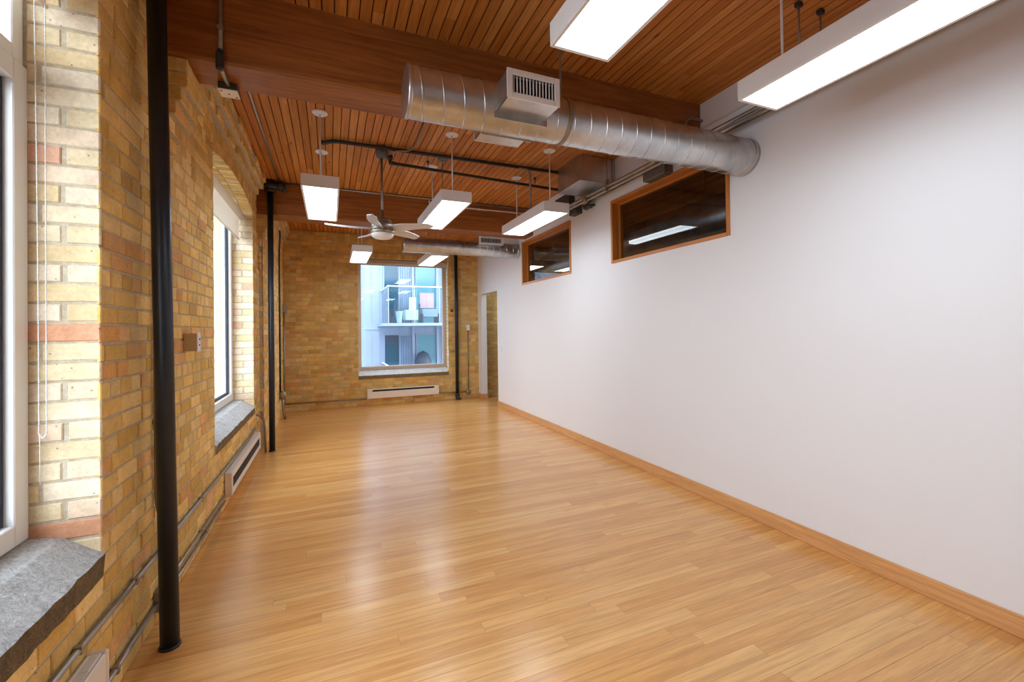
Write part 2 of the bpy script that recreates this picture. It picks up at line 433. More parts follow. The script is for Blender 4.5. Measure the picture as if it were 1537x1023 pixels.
def ring(W):
    y0, y1, _, sp, rise = W; h = (y1 - y0) / 2; c = (y0 + y1) / 2
    R = (h * h + rise * rise) / (2 * rise); cz = sp + rise - R; half = math.asin(h / R)
    n = int(2 * half * R / .077)
    for band in range(2):
        r0 = R + band * .108; r1 = r0 + .099
        for i in range(n):
            a0 = -half + 2 * half * (i + .07) / n; a1 = -half + 2 * half * (i + .93) / n
            f = lambda u, z, d: (XL + d, c + z * math.sin(u), cz + z * math.cos(u))
            one_brick(wall, f, a0, a1, r0 + .004, r1, col=brick_col(2.9), cham=0.0008 if False else 0.0)
    # mortar behind the ring, then the soffit bricks
    m = 40
    for i in range(m):
        a0 = -half + 2 * half * i / m; a1 = -half + 2 * half * (i + 1) / m
        g = lambda a, r: (XL - .006, c + r * math.sin(a), cz + r * math.cos(a))
        wall.face([g(a0, R), g(a1, R), g(a1, R + .40), g(a0, R + .40)], 1)
    for i in range(n):
        a0 = -half + 2 * half * (i + .06) / n; a1 = -half + 2 * half * (i + .94) / n
        for (xa, xb) in ((-1.07, -.965), (-.955, XL)):
            f = lambda u, z, d: (z, c + (R - d) * math.sin(u), cz + (R - d) * math.cos(u))
            one_brick(wall, f, a0, a1, xa, xb, d=0.003, back=-.01, cham=0.0, col=brick_col(2.9))
    for i in range(m):
        a0 = -half + 2 * half * i / m; a1 = -half + 2 * half * (i + 1) / m
        g = lambda a, x: (x, c + (R + .004) * math.sin(a), cz + (R + .004) * math.cos(a))
        wall.face([g(a0, -1.3), g(a1, -1.3), g(a1, XL - .004), g(a0, XL - .004)], 1)
ring(W1); ring(W2)
def reveal(W, y, sgn, z0, seed):
    """brick jamb at y facing sgn (-1 faces the camera side)"""
    random.seed(seed)
    f = lambda u, z, d: (u, y + sgn * d, z)
    z = .624 - PITCH * 2; k = 0
    while z < W[3]:
        zb = min(z + PITCH, W[3] + .01)
        if zb > z0:
            za = max(z, z0)
            wall.face([f(-1.3, za, -.004), f(XL - .004, za, -.004), f(XL - .004, zb, -.004), f(-1.3, zb, -.004)], 1)
            sp_ = random.uniform(-.004, .004)
            parts = [(-1.064, XL - .001)] if k % 2 else [(-1.064, -.966 + sp_), (-.949 + sp_, XL - .001)]
            if k % 7 == 5: parts = [(-1.064, -1.035), (-1.022, XL - .001)]
            for (a, b) in parts:
                pale = [(232, 214, 178), (236, 220, 190), (230, 208, 166), (238, 224, 200), (234, 212, 186)]  # jamb bricks paler than the walls: window light put into their colour
                c = random.choice(pale) if random.random() > .14 else random.choice([(222, 166, 132), (226, 180, 152)])
                one_brick(wall, f, a, b, za + JT / 2, zb - JT / 2, d=.001, col=lin(c))
        z += PITCH; k += 1
reveal(W1, W1[1], -1, .52, 21); reveal(W1, W1[0], 1, .52, 22)
reveal(W2, W2[1], -1, .52, 23); reveal(W2, W2[0], 1, .52, 24)
wall_left = wall.build('wall_left', [M['brick'], M['mortar']], attr=True, recalc=False); tag(wall_left, kind='structure')
# solid core behind the face bricks
core = MB(); XO = -1.30
def cbox(y0, y1, z0, z1): core.box((XO, y0, z0), (XL - .012, y1, z1))
cbox(YN - .2, W1[0] - .006, -.1, 3.8); cbox(W1[0] - .006, W1[1] + .006, -.1, .53); cbox(W1[1] + .006, W2[0] - .006, -.1, 3.8); cbox(W2[0] - .006, W2[1] + .006, -.1, .53); cbox(W2[1] + .006, YB + .4, -.1, 3.8)
for W in (W1, W2):
    n = 24
    for i in range(n):
        a = W[0] - .006 + (W[1] - W[0] + .012) * i / n; b = W[0] - .006 + (W[1] - W[0] + .012) * (i + 1) / n
        za, zb = arch_z(W, min(max(a, W[0]), W[1])) + .012, arch_z(W, min(max(b, W[0]), W[1])) + .012
        vs = [(XO, a, za), (XL - .012, a, za), (XL - .012, b, zb), (XO, b, zb), (XO, a, 3.8), (XL - .012, a, 3.8), (XL - .012, b, 3.8), (XO, b, 3.8)]
        core.mesh(vs, [(0, 3, 2, 1), (4, 5, 6, 7), (0, 1, 5, 4), (1, 2, 6, 5), (2, 3, 7, 6), (3, 0, 4, 7)])
core.build('masonry_core', M['mortar'], wall_left, recalc=False)

# stepped corbels under the beam ends and the rough ledge course under the ceiling
def corbel(y0, y1, ztop, seed, base=XL, tail=0):
    random.seed(seed); mb = MB()
    steps = [.138, .138, .110, .082, .052, .025]
    for i, p in enumerate(steps):
        z1 = ztop - i * PITCH; z0 = z1 - PITCH
        ya = y0 + .004 * i; yb = y1 - .03 * i
        mb.box((base - .02, ya + .004, z0), (base + p - .007, yb - .004, z1), 1)
        f = lambda u, z, d: (base + p + d, u, z)
        u = ya
        while u < yb - .01:
            w = random.choice([.105, .105, .21]); b = min(u + w, yb)
            one_brick(mb, f, u + (.004 if u > ya else 0), b - .004, z0 + JT / 2, z1 - JT / 2, back=-.05, col=brick_col(2.7))
            u = b
        fn = lambda u, z, d: (u, ya - d, z)       # end facing the near side
        one_brick(mb, fn, base - .01, base + p - .001, z0 + JT / 2, z1 - JT / 2, back=-.03, col=brick_col(2.2))
        ff = lambda u, z, d: (u, yb + d, z)
        one_brick(mb, ff, base - .01, base + p - .001, z0 + JT / 2, z1 - JT / 2, back=-.03, col=brick_col(2.2))
        fb = lambda u, z, d: (base + u, z, z0 - d + JT / 2)
        one_brick(mb, fb, 0, p - .002, ya, yb, back=-.01, col=brick_col(2.2))
    for t in range(tail):
        z1 = ztop - (len(steps) + t) * PITCH
        w = .14 - .03 * max(0, t - 1)
        cy = (y0 + y1) / 2 - .05
        f = lambda u, z, d: (base + .05 + d, u, z)
        one_brick(mb, f, cy - w / 2, cy + w / 2, z1 - PITCH + JT / 2, z1 - JT / 2, back=-.06, col=brick_col(2.2))
    return mb.build('corbel', [M['brick'], M['mortar']], wall_left, attr=True, recalc=False)
corbel(2.85, 3.24, 3.0, 31)
corbel(6.275, 6.62, 3.0, 32, base=XL - .02, tail=3)
random.seed(33)
led = MB()
for (ya, yb) in ((YN, 2.46), (3.24, 6.13), (6.62, YB)):
    bx = XL if yb < YS else XL2
    for row in range(3):
        p = (.120, .098, .05)[row]; z1 = ZC - .002 - row * PITCH; z0 = z1 - PITCH
        led.box((bx - .02, ya, z0), (bx + p - .012, yb, z1), 1)
        u = ya
        while u < yb - .02:
            w = random.choice([.105, .21, .16]); b = min(u + w, yb); pp = p + random.uniform(-.012, .010)
            f = lambda a, z, d: (bx + pp + d, a, z)
            one_brick(led, f, u + .005, b - .005, z0 + JT / 2, z1 - JT / 2, back=-.06, cham=.009, col=brick_col(2.6)); u = b
led.build('brick_ledge', [M['brick'], M['mortar']], wall_left, attr=True, recalc=False)

# ------------------------------------------------------------------ end brick wall
B0, B1, BZ0, BZ1 = .515, 2.345, .60, 2.965
TONE[:] = [.93, .90, .78]
wb = MB(); fb = lambda u, z, d: (u, YB - d, z)
hb = lambda z: (B0, B1) if .535 < z < BZ1 + .10 else None
brick_field(wb, fb, XL2, XE, 0, ZC, [hb], seed=41)
random.seed(42)
u = B0
while u < B1 - .02:                         # soldier course over the opening
    one_brick(wb, fb, u + .004, min(u + .077, B1) - .004, BZ1 + .004, BZ1 + .108, col=brick_col(2.9)); u += .077
wb.face([fb(B0, BZ1, -.006), fb(B1, BZ1, -.006), fb(B1, BZ1 + .16, -.006), fb(B0, BZ1 + .16, -.006)], 1)
for (x, s_) in ((B1, -1), (B0, 1)):
    f = lambda u, z, d: (x + s_ * d, u, z)
    z = .54; k = 0
    while z < BZ1:
        zb_ = min(z + PITCH, BZ1)
        wb.face([f(YB + .003, z, -.004), f(YB + .45, z, -.004), f(YB + .45, zb_, -.004), f(YB + .003, zb_, -.004)], 1)
        for (a, b) in ([(YB + .001, YB + .2)] if k % 2 else [(YB + .001, YB + .095), (YB + .105, YB + .2)]):
            one_brick(wb, f, a, b, z + JT / 2, zb_ - JT / 2, col=lin(random.choice([(238, 224, 192), (242, 230, 204), (236, 218, 180)])))
        z += PITCH; k += 1
for row in range(2):                        # header courses corbelled out under the ceiling
    p = (.05, .03)[row]; z1 = ZC - .002 - row * PITCH; z0 = z1 - PITCH
    wb.box((XL2, YB - p + .012, z0), (XR, YB + .02, z1), 1); u = XL2 + .02
    while u < XR - .02:
        f = lambda a, z, d: (a, YB - p - d, z)
        one_brick(wb, f, u + .004, min(u + .105, XR) - .004, z0 + JT / 2, z1 - JT / 2, back=-.04, col=brick_col(2.6)); u += .105
wall_back = wb.build('wall_back', [M['brick'], M['mortar']], attr=True, recalc=False); tag(wall_back, kind='structure')
core = MB()
for a, b in (((XO, YB + .012, -.1), (B0 - .006, YB + .45, 3.8)), ((B1 + .006, YB + .012, -.1), (XE + .3, YB + .45, 3.8)), ((B0 - .006, YB + .012, -.1), (B1 + .006, YB + .45, .53)), ((B0 - .006, YB + .012, BZ1 + .004), (B1 + .006, YB + .45, 3.8))):
    core.box(a, b)
core.build('masonry_core', M['mortar'], wall_back, recalc=False)

# ------------------------------------------------------------------ white partition with two interior windows and a doorway
I1 = (2.569, 4.178, 2.247, 2.965); I2 = (5.103, 6.72, 2.247, 2.965); DR = (7.95, 8.92, 0, 2.262)
def holed_wall(mb, x0, x1, y0, y1, z0, z1, holes):
    ys = sorted({y0, y1, *[h[0] for h in holes], *[h[1] for h in holes]}); zs = sorted({z0, z1, *[h[2] for h in holes], *[h[3] for h in holes]})
    filled = {}
    for i in range(len(ys) - 1):
        for k in range(len(zs) - 1):
            cy, cz = (ys[i] + ys[i + 1]) / 2, (zs[k] + zs[k + 1]) / 2
            filled[i, k] = not any(h[0] < cy < h[1] and h[2] < cz < h[3] for h in holes)
    for (i, k), ok in filled.items():
        if not ok: continue
        a, b, c, d = ys[i], ys[i + 1], zs[k], zs[k + 1]
        mb.face([(x0, a, c), (x0, a, d), (x0, b, d), (x0, b, c)]); mb.face([(x1, a, c), (x1, b, c), (x1, b, d), (x1, a, d)])
        if not filled.get((i - 1, k)): mb.face([(x0, a, c), (x1, a, c), (x1, a, d), (x0, a, d)])
        if not filled.get((i + 1, k)): mb.face([(x0, b, c), (x0, b, d), (x1, b, d), (x1, b, c)])
        if not filled.get((i, k - 1)): mb.face([(x0, a, c), (x0, b, c), (x1, b, c), (x1, a, c)])
        if not filled.get((i, k + 1)): mb.face([(x0, a, d), (x1, a, d), (x1, b, d), (x0, b, d)])
mb = MB(); holed_wall(mb, XR, XR + WT, YN, YB + .01, 0, ZC + .02, [I1, I2, DR])
wall_right = mb.build('wall_right', M['paint']); tag(wall_right, kind='structure')
mb = MB(); mb.rbox((XR - .04, YN, 3.226), (XR + .01, 2.822, ZC + .01), .003)
tag(mb.build('trim_1', M['paint']), kind='structure')
# oak baseboard along the white wall and round the stub beside the doorway
mb = MB(); mb.rbox((XR - .014, YN, 0), (XR + .002, DR[0], .107), .003)
tag(mb.build('baseboard_right', M['base']), kind='structure')
mb = MB(); mb.rbox((XR - .014, DR[1] - .014, 0), (XR + WT + .014, YB - .005, .107), .003)
tag(mb.build('baseboard_door', M['base']), kind='structure')
# wall behind the camera and the far walls of the next room
mb = MB(); mb.box((XO, YN - .15, -.1), (XE + .15, YN, ZC + .02)); tag(mb.build('wall_near', M['paint']), kind='structure')
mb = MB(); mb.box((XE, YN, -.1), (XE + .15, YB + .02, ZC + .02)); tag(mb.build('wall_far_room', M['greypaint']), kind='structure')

# ------------------------------------------------------------------ floor and ceiling boards
random.seed(51)
fm = MB(); BW = .083; y = YN
OAK = [(226, 168, 98), (228, 172, 102), (223, 164, 94), (230, 175, 106), (225, 167, 97), (218, 157, 88), (232, 179, 111)]
while y < YB + .02:
    x = XL - .02 - random.uniform(0, 1.2)
    while x < XE:
        w = random.uniform(.7, 1.9); a, b = max(x, XL - .02), min(x + w, XE)
        if b > a:
            c = lin(random.choice(OAK)); c = (c[0], c[1], c[2], random.random())
            fm.face([(a + .0004, y + .0005, 0), (b - .0004, y + .0005, 0), (b - .0004, y + BW - .0005, 0), (a + .0004, y + BW - .0005, 0)], 0, c)
        x += w
    y += BW
fm.box((XL - .02, YN, -.1), (XE, YB + .02, -.0012), 1, (1, 1, 1, 1))
tag(fm.build('floor', [M['floor'], M['floorseam']], attr=True, recalc=False), kind='structure')
cm = MB(); CW = .0705; x = XL - .03
FIR = [(202, 130, 60), (194, 122, 52), (206, 136, 66), (186, 114, 48), (196, 126, 56), (210, 142, 74)]
while x < XE:
    y = YN - random.uniform(0, 2.5)
    while y < YB + .02:
        w = random.uniform(1.4, 4.2); a, b = max(y, YN), min(y + w, YB + .02)
        if b > a:
            c = lin(random.choice(FIR)); c = (c[0], c[1], c[2], random.random()); g = .0034
            x0, x1 = x + g, x + CW - g; zt = ZC + .012
            vs = [(x0, a + .0008, ZC + .003), (x0 + .003, a + .0008, ZC), (x1 - .003, a + .0008, ZC), (x1, a + .0008, ZC + .003), (x1, a + .0008, zt), (x0, a + .0008, zt)]
            vs += [(p[0], b - .0008, p[2]) for p in vs[:6]]
            cm.mesh(vs, [(1, 2, 8, 7), (0, 1, 7, 6), (2, 3, 9, 8), (5, 0, 6, 11), (3, 4, 10, 9), (0, 5, 4, 3, 2, 1), (6, 7, 8, 9, 10, 11)], 0, c)
        y += w
    x += CW
cm.box((XO, YN - .15, ZC + .010), (XE + .15, YB + .45, ZC + .25), 1)
tag(cm.build('ceiling', [M['ceil'], M['seam']], attr=True, recalc=False), kind='structure')

# ------------------------------------------------------------------ timber beams
def beam(y0, y1, label):
    random.seed(int(y0 * 10)); mb = MB(); n = 60; z0, z1 = 3.0, ZC + .004
    xs = [XL - .3 + (XR + WT + .02 - XL + .3) * i / n for i in range(n + 1)]
    prof = []
    for x in xs:
        r = lambda s: random.uniform(-s, s)
        prof.append([(x, y0, z1), (x, y0 + r(.0015), z0 + .012), (x, y0 + .012 + r(.004), z0 + r(.002)), (x, y1 - .012 + r(.004), z0 + r(.002)), (x, y1 + r(.0015), z0 + .012), (x, y1, z1)])
    V = [p for q in prof for p in q]
    mb.mesh(V, [(i * 6 + k, i * 6 + k + 1, i * 6 + k + 7, i * 6 + k + 6) for i in range(n) for k in range(5)])
    mb.face([tuple(p) for p in prof[0]]); mb.face([tuple(p) for p in reversed(prof[-1])])
    return tag(mb.build('ceiling_beam', M['beam'], loc=(XL, y0, z0)), label, 'beam', 'timber ceiling beams')
beam(2.822, 3.117, 'heavy brown timber beam crossing just beyond the big spiral duct')
beam(6.276, 6.60, 'far brown timber beam crossing behind the ceiling fan')

# ------------------------------------------------------------------ windows in the brick walls
def sill(W, name, y0, y1, ztop, zmid, zedge, zbot, sd):
    random.seed(sd); mb = MB(); n = 40
    pr = [(-1.28, ztop), (XF + .002, ztop), (-.963, zmid), (-.838, zedge), (-.838, zbot), (-1.28, zbot)]
    rings = []
    for i in range(n + 1):
        y = y0 + (y1 - y0) * i / n
        rings.append([(px + (random.uniform(-.004, .004) if k in (2, 3, 4) else 0), y, pz + (random.uniform(-.003, .003) if k in (3, 4) else 0)) for k, (px, pz) in enumerate(pr)])
    V = [p for r in rings for p in r]; m = len(pr)
    for k in range(m):
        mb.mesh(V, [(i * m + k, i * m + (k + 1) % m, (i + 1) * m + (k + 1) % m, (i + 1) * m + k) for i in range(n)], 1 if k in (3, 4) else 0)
    mb.face(rings[0]); mb.face(rings[-1])
    return mb
def left_window(W, idx, zf, zm, ze, zb):
    y0, y1 = W[0] + .002, W[1] - .002; zt = 3.06; zr = 2.50 if idx == 1 else 3.02
    w = MB(); t = .052
    def rect(mb, ya, yb, za, zb_, wd, x0, x1, mat=0, r=.004):
        mb.rbox((x0, ya, za), (x1, ya + wd, zb_), r, mat); mb.rbox((x0, yb - wd, za), (x1, yb, zb_), r, mat)
        mb.rbox((x0, ya + wd, za), (x1, yb - wd, za + wd), r, mat); mb.rbox((x0, ya + wd, zb_ - wd), (x1, yb - wd, zb_), r, mat)
    rect(w, y0, y1, zf, zt, t, XF - .10, XF - .012)
    fr = w.build('window_%d' % idx, M['vinyl']); tag(fr, kind='structure')
    s_ = MB(); rect(s_, y0 + .0, y1 - .0, zf, zr + .02, .080, XF - .07, XF); s_.build('sash', M['vinyl'], fr)
    if idx == 1: u_ = MB(); rect(u_, y0 + .02, y1 - .02, zr + .02, zt - .02, .055, XF - .075, XF - .006); u_.build('transom_sash', M['vinyl'], fr)
    g = MB(); rect(g, y0 + .078, y1 - .078, zf + .078, zr - .058, .028, XF - .055, XF - .030); g.build('gasket', M['gasket'], fr)
    p = MB(); p.face([(XF - .05, y0 + .09, zf + .09), (XF - .05, y1 - .09, zf + .09), (XF - .05, y1 - .09, zr - .07), (XF - .05, y0 + .09, zr - .07)])
    if idx == 1: p.face([(XF - .05, y0 + .06, zr + .06), (XF - .05, y1 - .06, zr + .06), (XF - .05, y1 - .06, zt - .06), (XF - .05, y0 + .06, zt - .06)])
    p.build('pane', M['glass'], fr, recalc=False)
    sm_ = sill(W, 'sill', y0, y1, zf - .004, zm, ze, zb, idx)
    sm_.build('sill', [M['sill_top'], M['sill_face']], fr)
left_window(W1, 1, .732, .715, .624, .541)
left_window(W2, 2, .712, .697, .607, .535)
# end wall window
w = MB(); y0, y1 = YB + .19, YB + .27
def rectb(mb, xa, xb, za, zb_, wd, ya, yb, r=.004):
    mb.rbox((xa, ya, za), (xa + wd, yb, zb_), r); mb.rbox((xb - wd, ya, za), (xb, yb, zb_), r)
    mb.rbox((xa + wd, ya, za), (xb - wd, yb, za + wd), r); mb.rbox((xa + wd, ya, zb_ - wd), (xb - wd, yb, zb_), r)
rectb(w, B0, B1, .70, BZ1, .062, y0, y1)
fr = w.build('window_3', M['taupe']); tag(fr, kind='structure')
g = MB(); rectb(g, B0 + .06, B1 - .06, .76, BZ1 - .06, .014, y0 + .03, y0 + .05, .002); g.build('gasket', M['white'], fr)
p = MB(); p.face([(B0 + .06, y0 + .04, .76), (B1 - .06, y0 + .04, .76), (B1 - .06, y0 + .04, BZ1 - .06), (B0 + .06, y0 + .04, BZ1 - .06)]); p.build('pane', M['glass'], fr, recalc=False)
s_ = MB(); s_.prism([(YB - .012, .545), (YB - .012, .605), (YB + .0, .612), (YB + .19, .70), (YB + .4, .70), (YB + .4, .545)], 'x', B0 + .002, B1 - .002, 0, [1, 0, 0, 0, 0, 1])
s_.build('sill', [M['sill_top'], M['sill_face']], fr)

# interior windows in the white partition
def interior_window(I, idx):
    y0, y1, z0, z1 = I; c = .028; xg = XR + .105
    f = MB()
    def mem(a, b, mat): f.rbox(a, b, .002, mat)
    # casing edge proud of the wall, then the deep lining
    mem((XR - .012, y0 - .004, z0 - .004), (XR + WT + .012, y0 + c, z1 + .004), 0); mem((XR - .012, y1 - c, z0 - .004), (XR + WT + .012, y1 + .004, z1 + .004), 0)
    mem((XR - .012, y0 + c, z0 - .004), (XR + WT + .012, y1 - c, z0 + c), 1); mem((XR - .012, y0 + c, z1 - c), (XR + WT + .012, y1 - c, z1 + .004), 1)
    o = f.build('window_%d' % idx, [M['firZ'], M['firY']]); tag(o, kind='structure')
    b = MB(); s = .018
    for x0 in (xg - .024, xg + .004):
        b.rbox((x0, y0 + c, z0 + c), (x0 + .02, y0 + c + s, z1 - c), .002, 0); b.rbox((x0, y1 - c - s, z0 + c), (x0 + .02, y1 - c, z1 - c), .002, 0)
        b.rbox((x0, y0 + c + s, z0 + c), (x0 + .02, y1 - c - s, z0 + c + s), .002, 1); b.rbox((x0, y0 + c + s, z1 - c - s), (x0 + .02, y1 - c - s, z1 - c), .002, 1)
    b.build('glazing_bead', [M['firZ'], M['firY']], o)
    g = MB(); g.face([(xg, y0 + c, z0 + c), (xg, y1 - c, z0 + c), (xg, y1 - c, z1 - c), (xg, y0 + c, z1 - c)]); g.build('pane', M['inglass'], o, recalc=False)
interior_window(I1, 4); interior_window(I2, 5)

# ------------------------------------------------------------------ roller blinds
def side_blind(W, zb, label, chain):
    y0, y1 = W[0] + .02, W[1] - .02; zr = 2.865; x = -.950
    t = thing('roller_blind', label, 'blind', (x, (y0 + y1) / 2, zr), 'roller blinds on the brick wall windows')
    m = MB(); m.lathe((x, y0 + .03, zr), [(.036, 0), (.036, y1 - y0 - .06)], 24, axis='y'); m.build('roller', M['blind'], t)
    m = MB(); m.box((x - .036, y0 + .035, zb), (x - .034, y1 - .035, zr)); m.build('fabric', M['blind'], t)
    m = MB(); m.tube([(x - .035, y0 + .033, zb), (x - .035, y1 - .033, zb)], .009, 10); m.build('bottom_bar', M['blind'], t)
    for yy in (y0, y1):
        s = 1 if yy == y0 else -1
        m = MB(); m.lathe((x, yy + (0 if s > 0 else -.03), zr), [(.0, 0), (.040, 0), (.043, .006), (.043, .024), (.040, .03), (0, .03)], 20, axis='y')
        m.rbox((x - .095, yy, zr - .03), (x - .01, yy + s * .006, zr + .045), .002); m.build('bracket', M['white'], t)
    if chain:
        m = MB(); yc = y1 - .065; za = 1.12; pts = []
        xa, xb_ = x - .053, x - .022
        for k in range(205): pts.append((xa + .010 * math.sin(k / 204 * 1.6), yc, zr - (zr - za - .02) * k / 204))
        for k in range(7): a = PI + PI * (k + 1) / 8; pts.append(((xa + .01 + xb_) / 2 + (xb_ - xa - .01) / 2 * math.cos(a), yc, za + .02 + .02 * math.sin(a)))
        for k in range(205): pts.append((xb_, yc, za + .02 + (zr - za - .02) * k / 204))
        for p in pts:
            r = .0032; m.mesh([(p[0] + r, p[1], p[2]), (p[0], p[1] + r, p[2]), (p[0] - r, p[1], p[2]), (p[0], p[1] - r, p[2]), (p[0], p[1], p[2] + r), (p[0], p[1], p[2] - r)],
                              [(0, 1, 4), (1, 2, 4), (2, 3, 4), (3, 0, 4), (1, 0, 5), (2, 1, 5), (3, 2, 5), (0, 3, 5)], smooth=True)
        m.tube([(p[0], p[1], p[2]) for p in pts[::4]], .0011, 5); m.build('bead_chain', M['chain'], t)
        m = MB(); m.tube([(xa + .012, yc, za + .02), (xa + .013, yc, za - .17)], .0012, 5); m.build('chain_tail', M['chain'], t)
    return t
side_blind(W1, 2.745, 'ivory roller blind rolled up over the nearest window with a hanging bead chain', True)
side_blind(W2, 2.60, 'ivory roller blind partly lowered over the arched window by the thermostat box', False)
t = thing('roller_blind', 'taupe roller blind rolled up in its cassette at the head of the end wall window', 'blind', ((B0 + B1) / 2, YB + .12, 2.91), None)
m = MB(); m.prism([(YB + .07, 2.955), (YB + .07, 2.885), (YB + .10, 2.862), (YB + .17, 2.862), (YB + .17, 2.955)], 'x', B0 + .01, B1 - .01); m.build('cassette', M['taupe_blind'], t)
m = MB(); m.tube([(B0 + .03, YB + .14, 2.856), (B1 - .03, YB + .14, 2.856)], .010, 10); m.build('bottom_bar', M['taupe'], t)

# ------------------------------------------------------------------ pendant lamps
LW, LL, LH, LZ = .302, 1.20, .105, 2.726
def pendant(x, y, label):
    t = thing('pendant_light', label, 'light', (x, y, LZ), 'suspended linear lamps')
    w, l, h, k = LW / 2, LL / 2, LH, .006
    m = MB()
    m.rbox((x - w, y - l, LZ), (x - w + k, y + l, LZ + h), .0015); m.rbox((x + w - k, y - l, LZ), (x + w, y + l, LZ + h), .0015)
    m.rbox((x - w + k, y - l, LZ), (x + w - k, y - l + k, LZ + h), .0015); m.rbox((x - w + k, y + l - k, LZ), (x + w - k, y + l, LZ + h), .0015)
    m.box((x - w + k, y - l + k, LZ + h - .004), (x + w - k, y + l - k, LZ + h))
    for (a, b) in (((x - w + k, y - l + k, LZ + .001), (x - w + .016, y + l - k, LZ + .004)), ((x + w - .016, y - l + k, LZ + .001), (x + w - k, y + l - k, LZ + .004)),
                   ((x - w + .016, y - l + k, LZ + .001), (x + w - .016, y - l + .016, LZ + .004)), ((x - w + .016, y + l - .016, LZ + .001), (x + w - .016, y + l - k, LZ + .004))): m.box(a, b)
    m.build('housing', M['white'], t)
    m = MB(); m.face([(x - w + .012, y - l + .012, LZ + .006), (x - w + .012, y + l - .012, LZ + .006), (x + w - .012, y + l - .012, LZ + .006), (x + w - .012, y - l + .012, LZ + .006)])
    m.build('lens', M['lens'], t, recalc=False)
    for dy in (-.45, .45):
        m = MB(); m.tube([(x, y + dy, LZ + h), (x, y + dy, ZC - .004)], .0065, 10); m.lathe((x, y + dy, LZ + h), [(.012, 0), (.012, .012), (.007, .02)], 12); m.build('stem', M['white'], t)
        m = MB(); m.lathe((x, y + dy, ZC), [(.0, -.014), (.03, -.014), (.058, -.011), (.066, -.004), (.066, 0)], 32); m.build('canopy', M['white'], t)
    return t
first = pendant(1.045, 1.06, 'white suspended lamp box hanging in front of the spiral duct grille')
for (x, y, lab) in ((2.21, 1.085, 'white suspended lamp box close to the white wall, before the spiral duct'),
                    (-.068, 4.605, 'white suspended lamp box nearest the brick wall, between the two beams'),
                    (1.125, 4.605, 'white suspended lamp box just beyond the duct, beside the ceiling fan'),
                    (2.21, 4.605, 'white suspended lamp box beside the smaller far interior window'),
                    (.47, 7.66, 'far white lamp box over the upper left of the end window, below the fan'),
                    (1.69, 7.66, 'far white lamp box under the far spiral duct at the end window'),
                    (3.76, 8.2, 'added lamp box in the next room, lighting the brick beyond the doorway')):  # added for its light: brightens the brick seen through the doorway
    c = copy_tree(first); c.location = (x, y, LZ); c['label'] = lab

# ------------------------------------------------------------------ ceiling fan
FX, FY = .515, 4.72
t = thing('ceiling_fan', 'silver five-blade ceiling fan on a long downrod with a white light bowl', 'fan', (FX, FY, 2.46))
m = MB(); m.lathe((FX, FY, ZC), [(.0, -.115), (.030, -.115), (.048, -.105), (.062, -.07), (.064, -.03), (.060, 0)], 28); m.build('canopy', M['greybox'], t)
m = MB(); m.tube([(FX, FY, ZC - .11), (FX, FY, 2.73)], .0125, 14); m.lathe((FX, FY, 2.70), [(.014, .07), (.022, .05), (.024, .0), (.03, -.01)], 18); m.build('downrod', M['nickel'], t)
m = MB(); m.lathe((FX, FY, 0), [(.028, 2.70), (.05, 2.685), (.085, 2.665), (.095, 2.645), (.093, 2.635), (.105, 2.63), (.112, 2.61), (.112, 2.575), (.104, 2.565), (.118, 2.557), (.122, 2.54), (.122, 2.522), (.116, 2.516)], 40); m.build('motor_housing', M['nickel'], t)
m = MB(); m.lathe((FX, FY, 0), [(.116, 2.517), (.115, 2.505), (.104, 2.488), (.08, 2.473), (.045, 2.464), (.0, 2.461)], 40); m.build('light_bowl', M['bowl'], t)
for k in range(5):
    a0 = math.radians(33 + 72 * k); n = 14; vs = []
    for i in range(n + 1):
        s = i / n; r = .10 + .46 * s
        wd = (.040 + .034 * math.sin(min(1, s * 2.2) * PI / 2)) * (1 - .42 * s) * (1 if s < .9 else math.sqrt(max(.05, 1 - ((s - .9) / .105) ** 2)))
        sweep = .22 * s * s - .05
        for q in (-1, -.33, .33, 1):
            off = q * wd; ang = a0 + sweep * .6
            x = r * math.cos(ang) - off * math.sin(ang); y = r * math.sin(ang) + off * math.cos(ang)
            pz = 2.568 - off * math.tan(math.radians(19)) * (1 - .3 * s) + .010 * (1 - q * q)
            vs.append((FX + x, FY + y, pz))
    top = [(v[0], v[1], v[2] + .006) for v in vs]; m = MB(); fs = []
    for i in range(n):
        for q in range(3): b = i * 4 + q; fs += [(b, b + 4, b + 5, b + 1)]
    N0 = len(vs); allv = vs + top
    F = [tuple(reversed(f)) for f in fs] + [tuple(j + N0 for j in f) for f in fs]
    for i in range(n): F += [(i * 4, (i + 1) * 4, (i + 1) * 4 + N0, i * 4 + N0), (i * 4 + 3, i * 4 + 3 + N0, (i + 1) * 4 + 3 + N0, (i + 1) * 4 + 3)]
    for q in range(3): F += [(n * 4 + q, n * 4 + q + 1, n * 4 + q + 1 + N0, n * 4 + q + N0), (q, q + N0, q + 1 + N0, q + 1)]
    m.mesh(allv, F, smooth=False); m.build('blade', M['silver'], t)

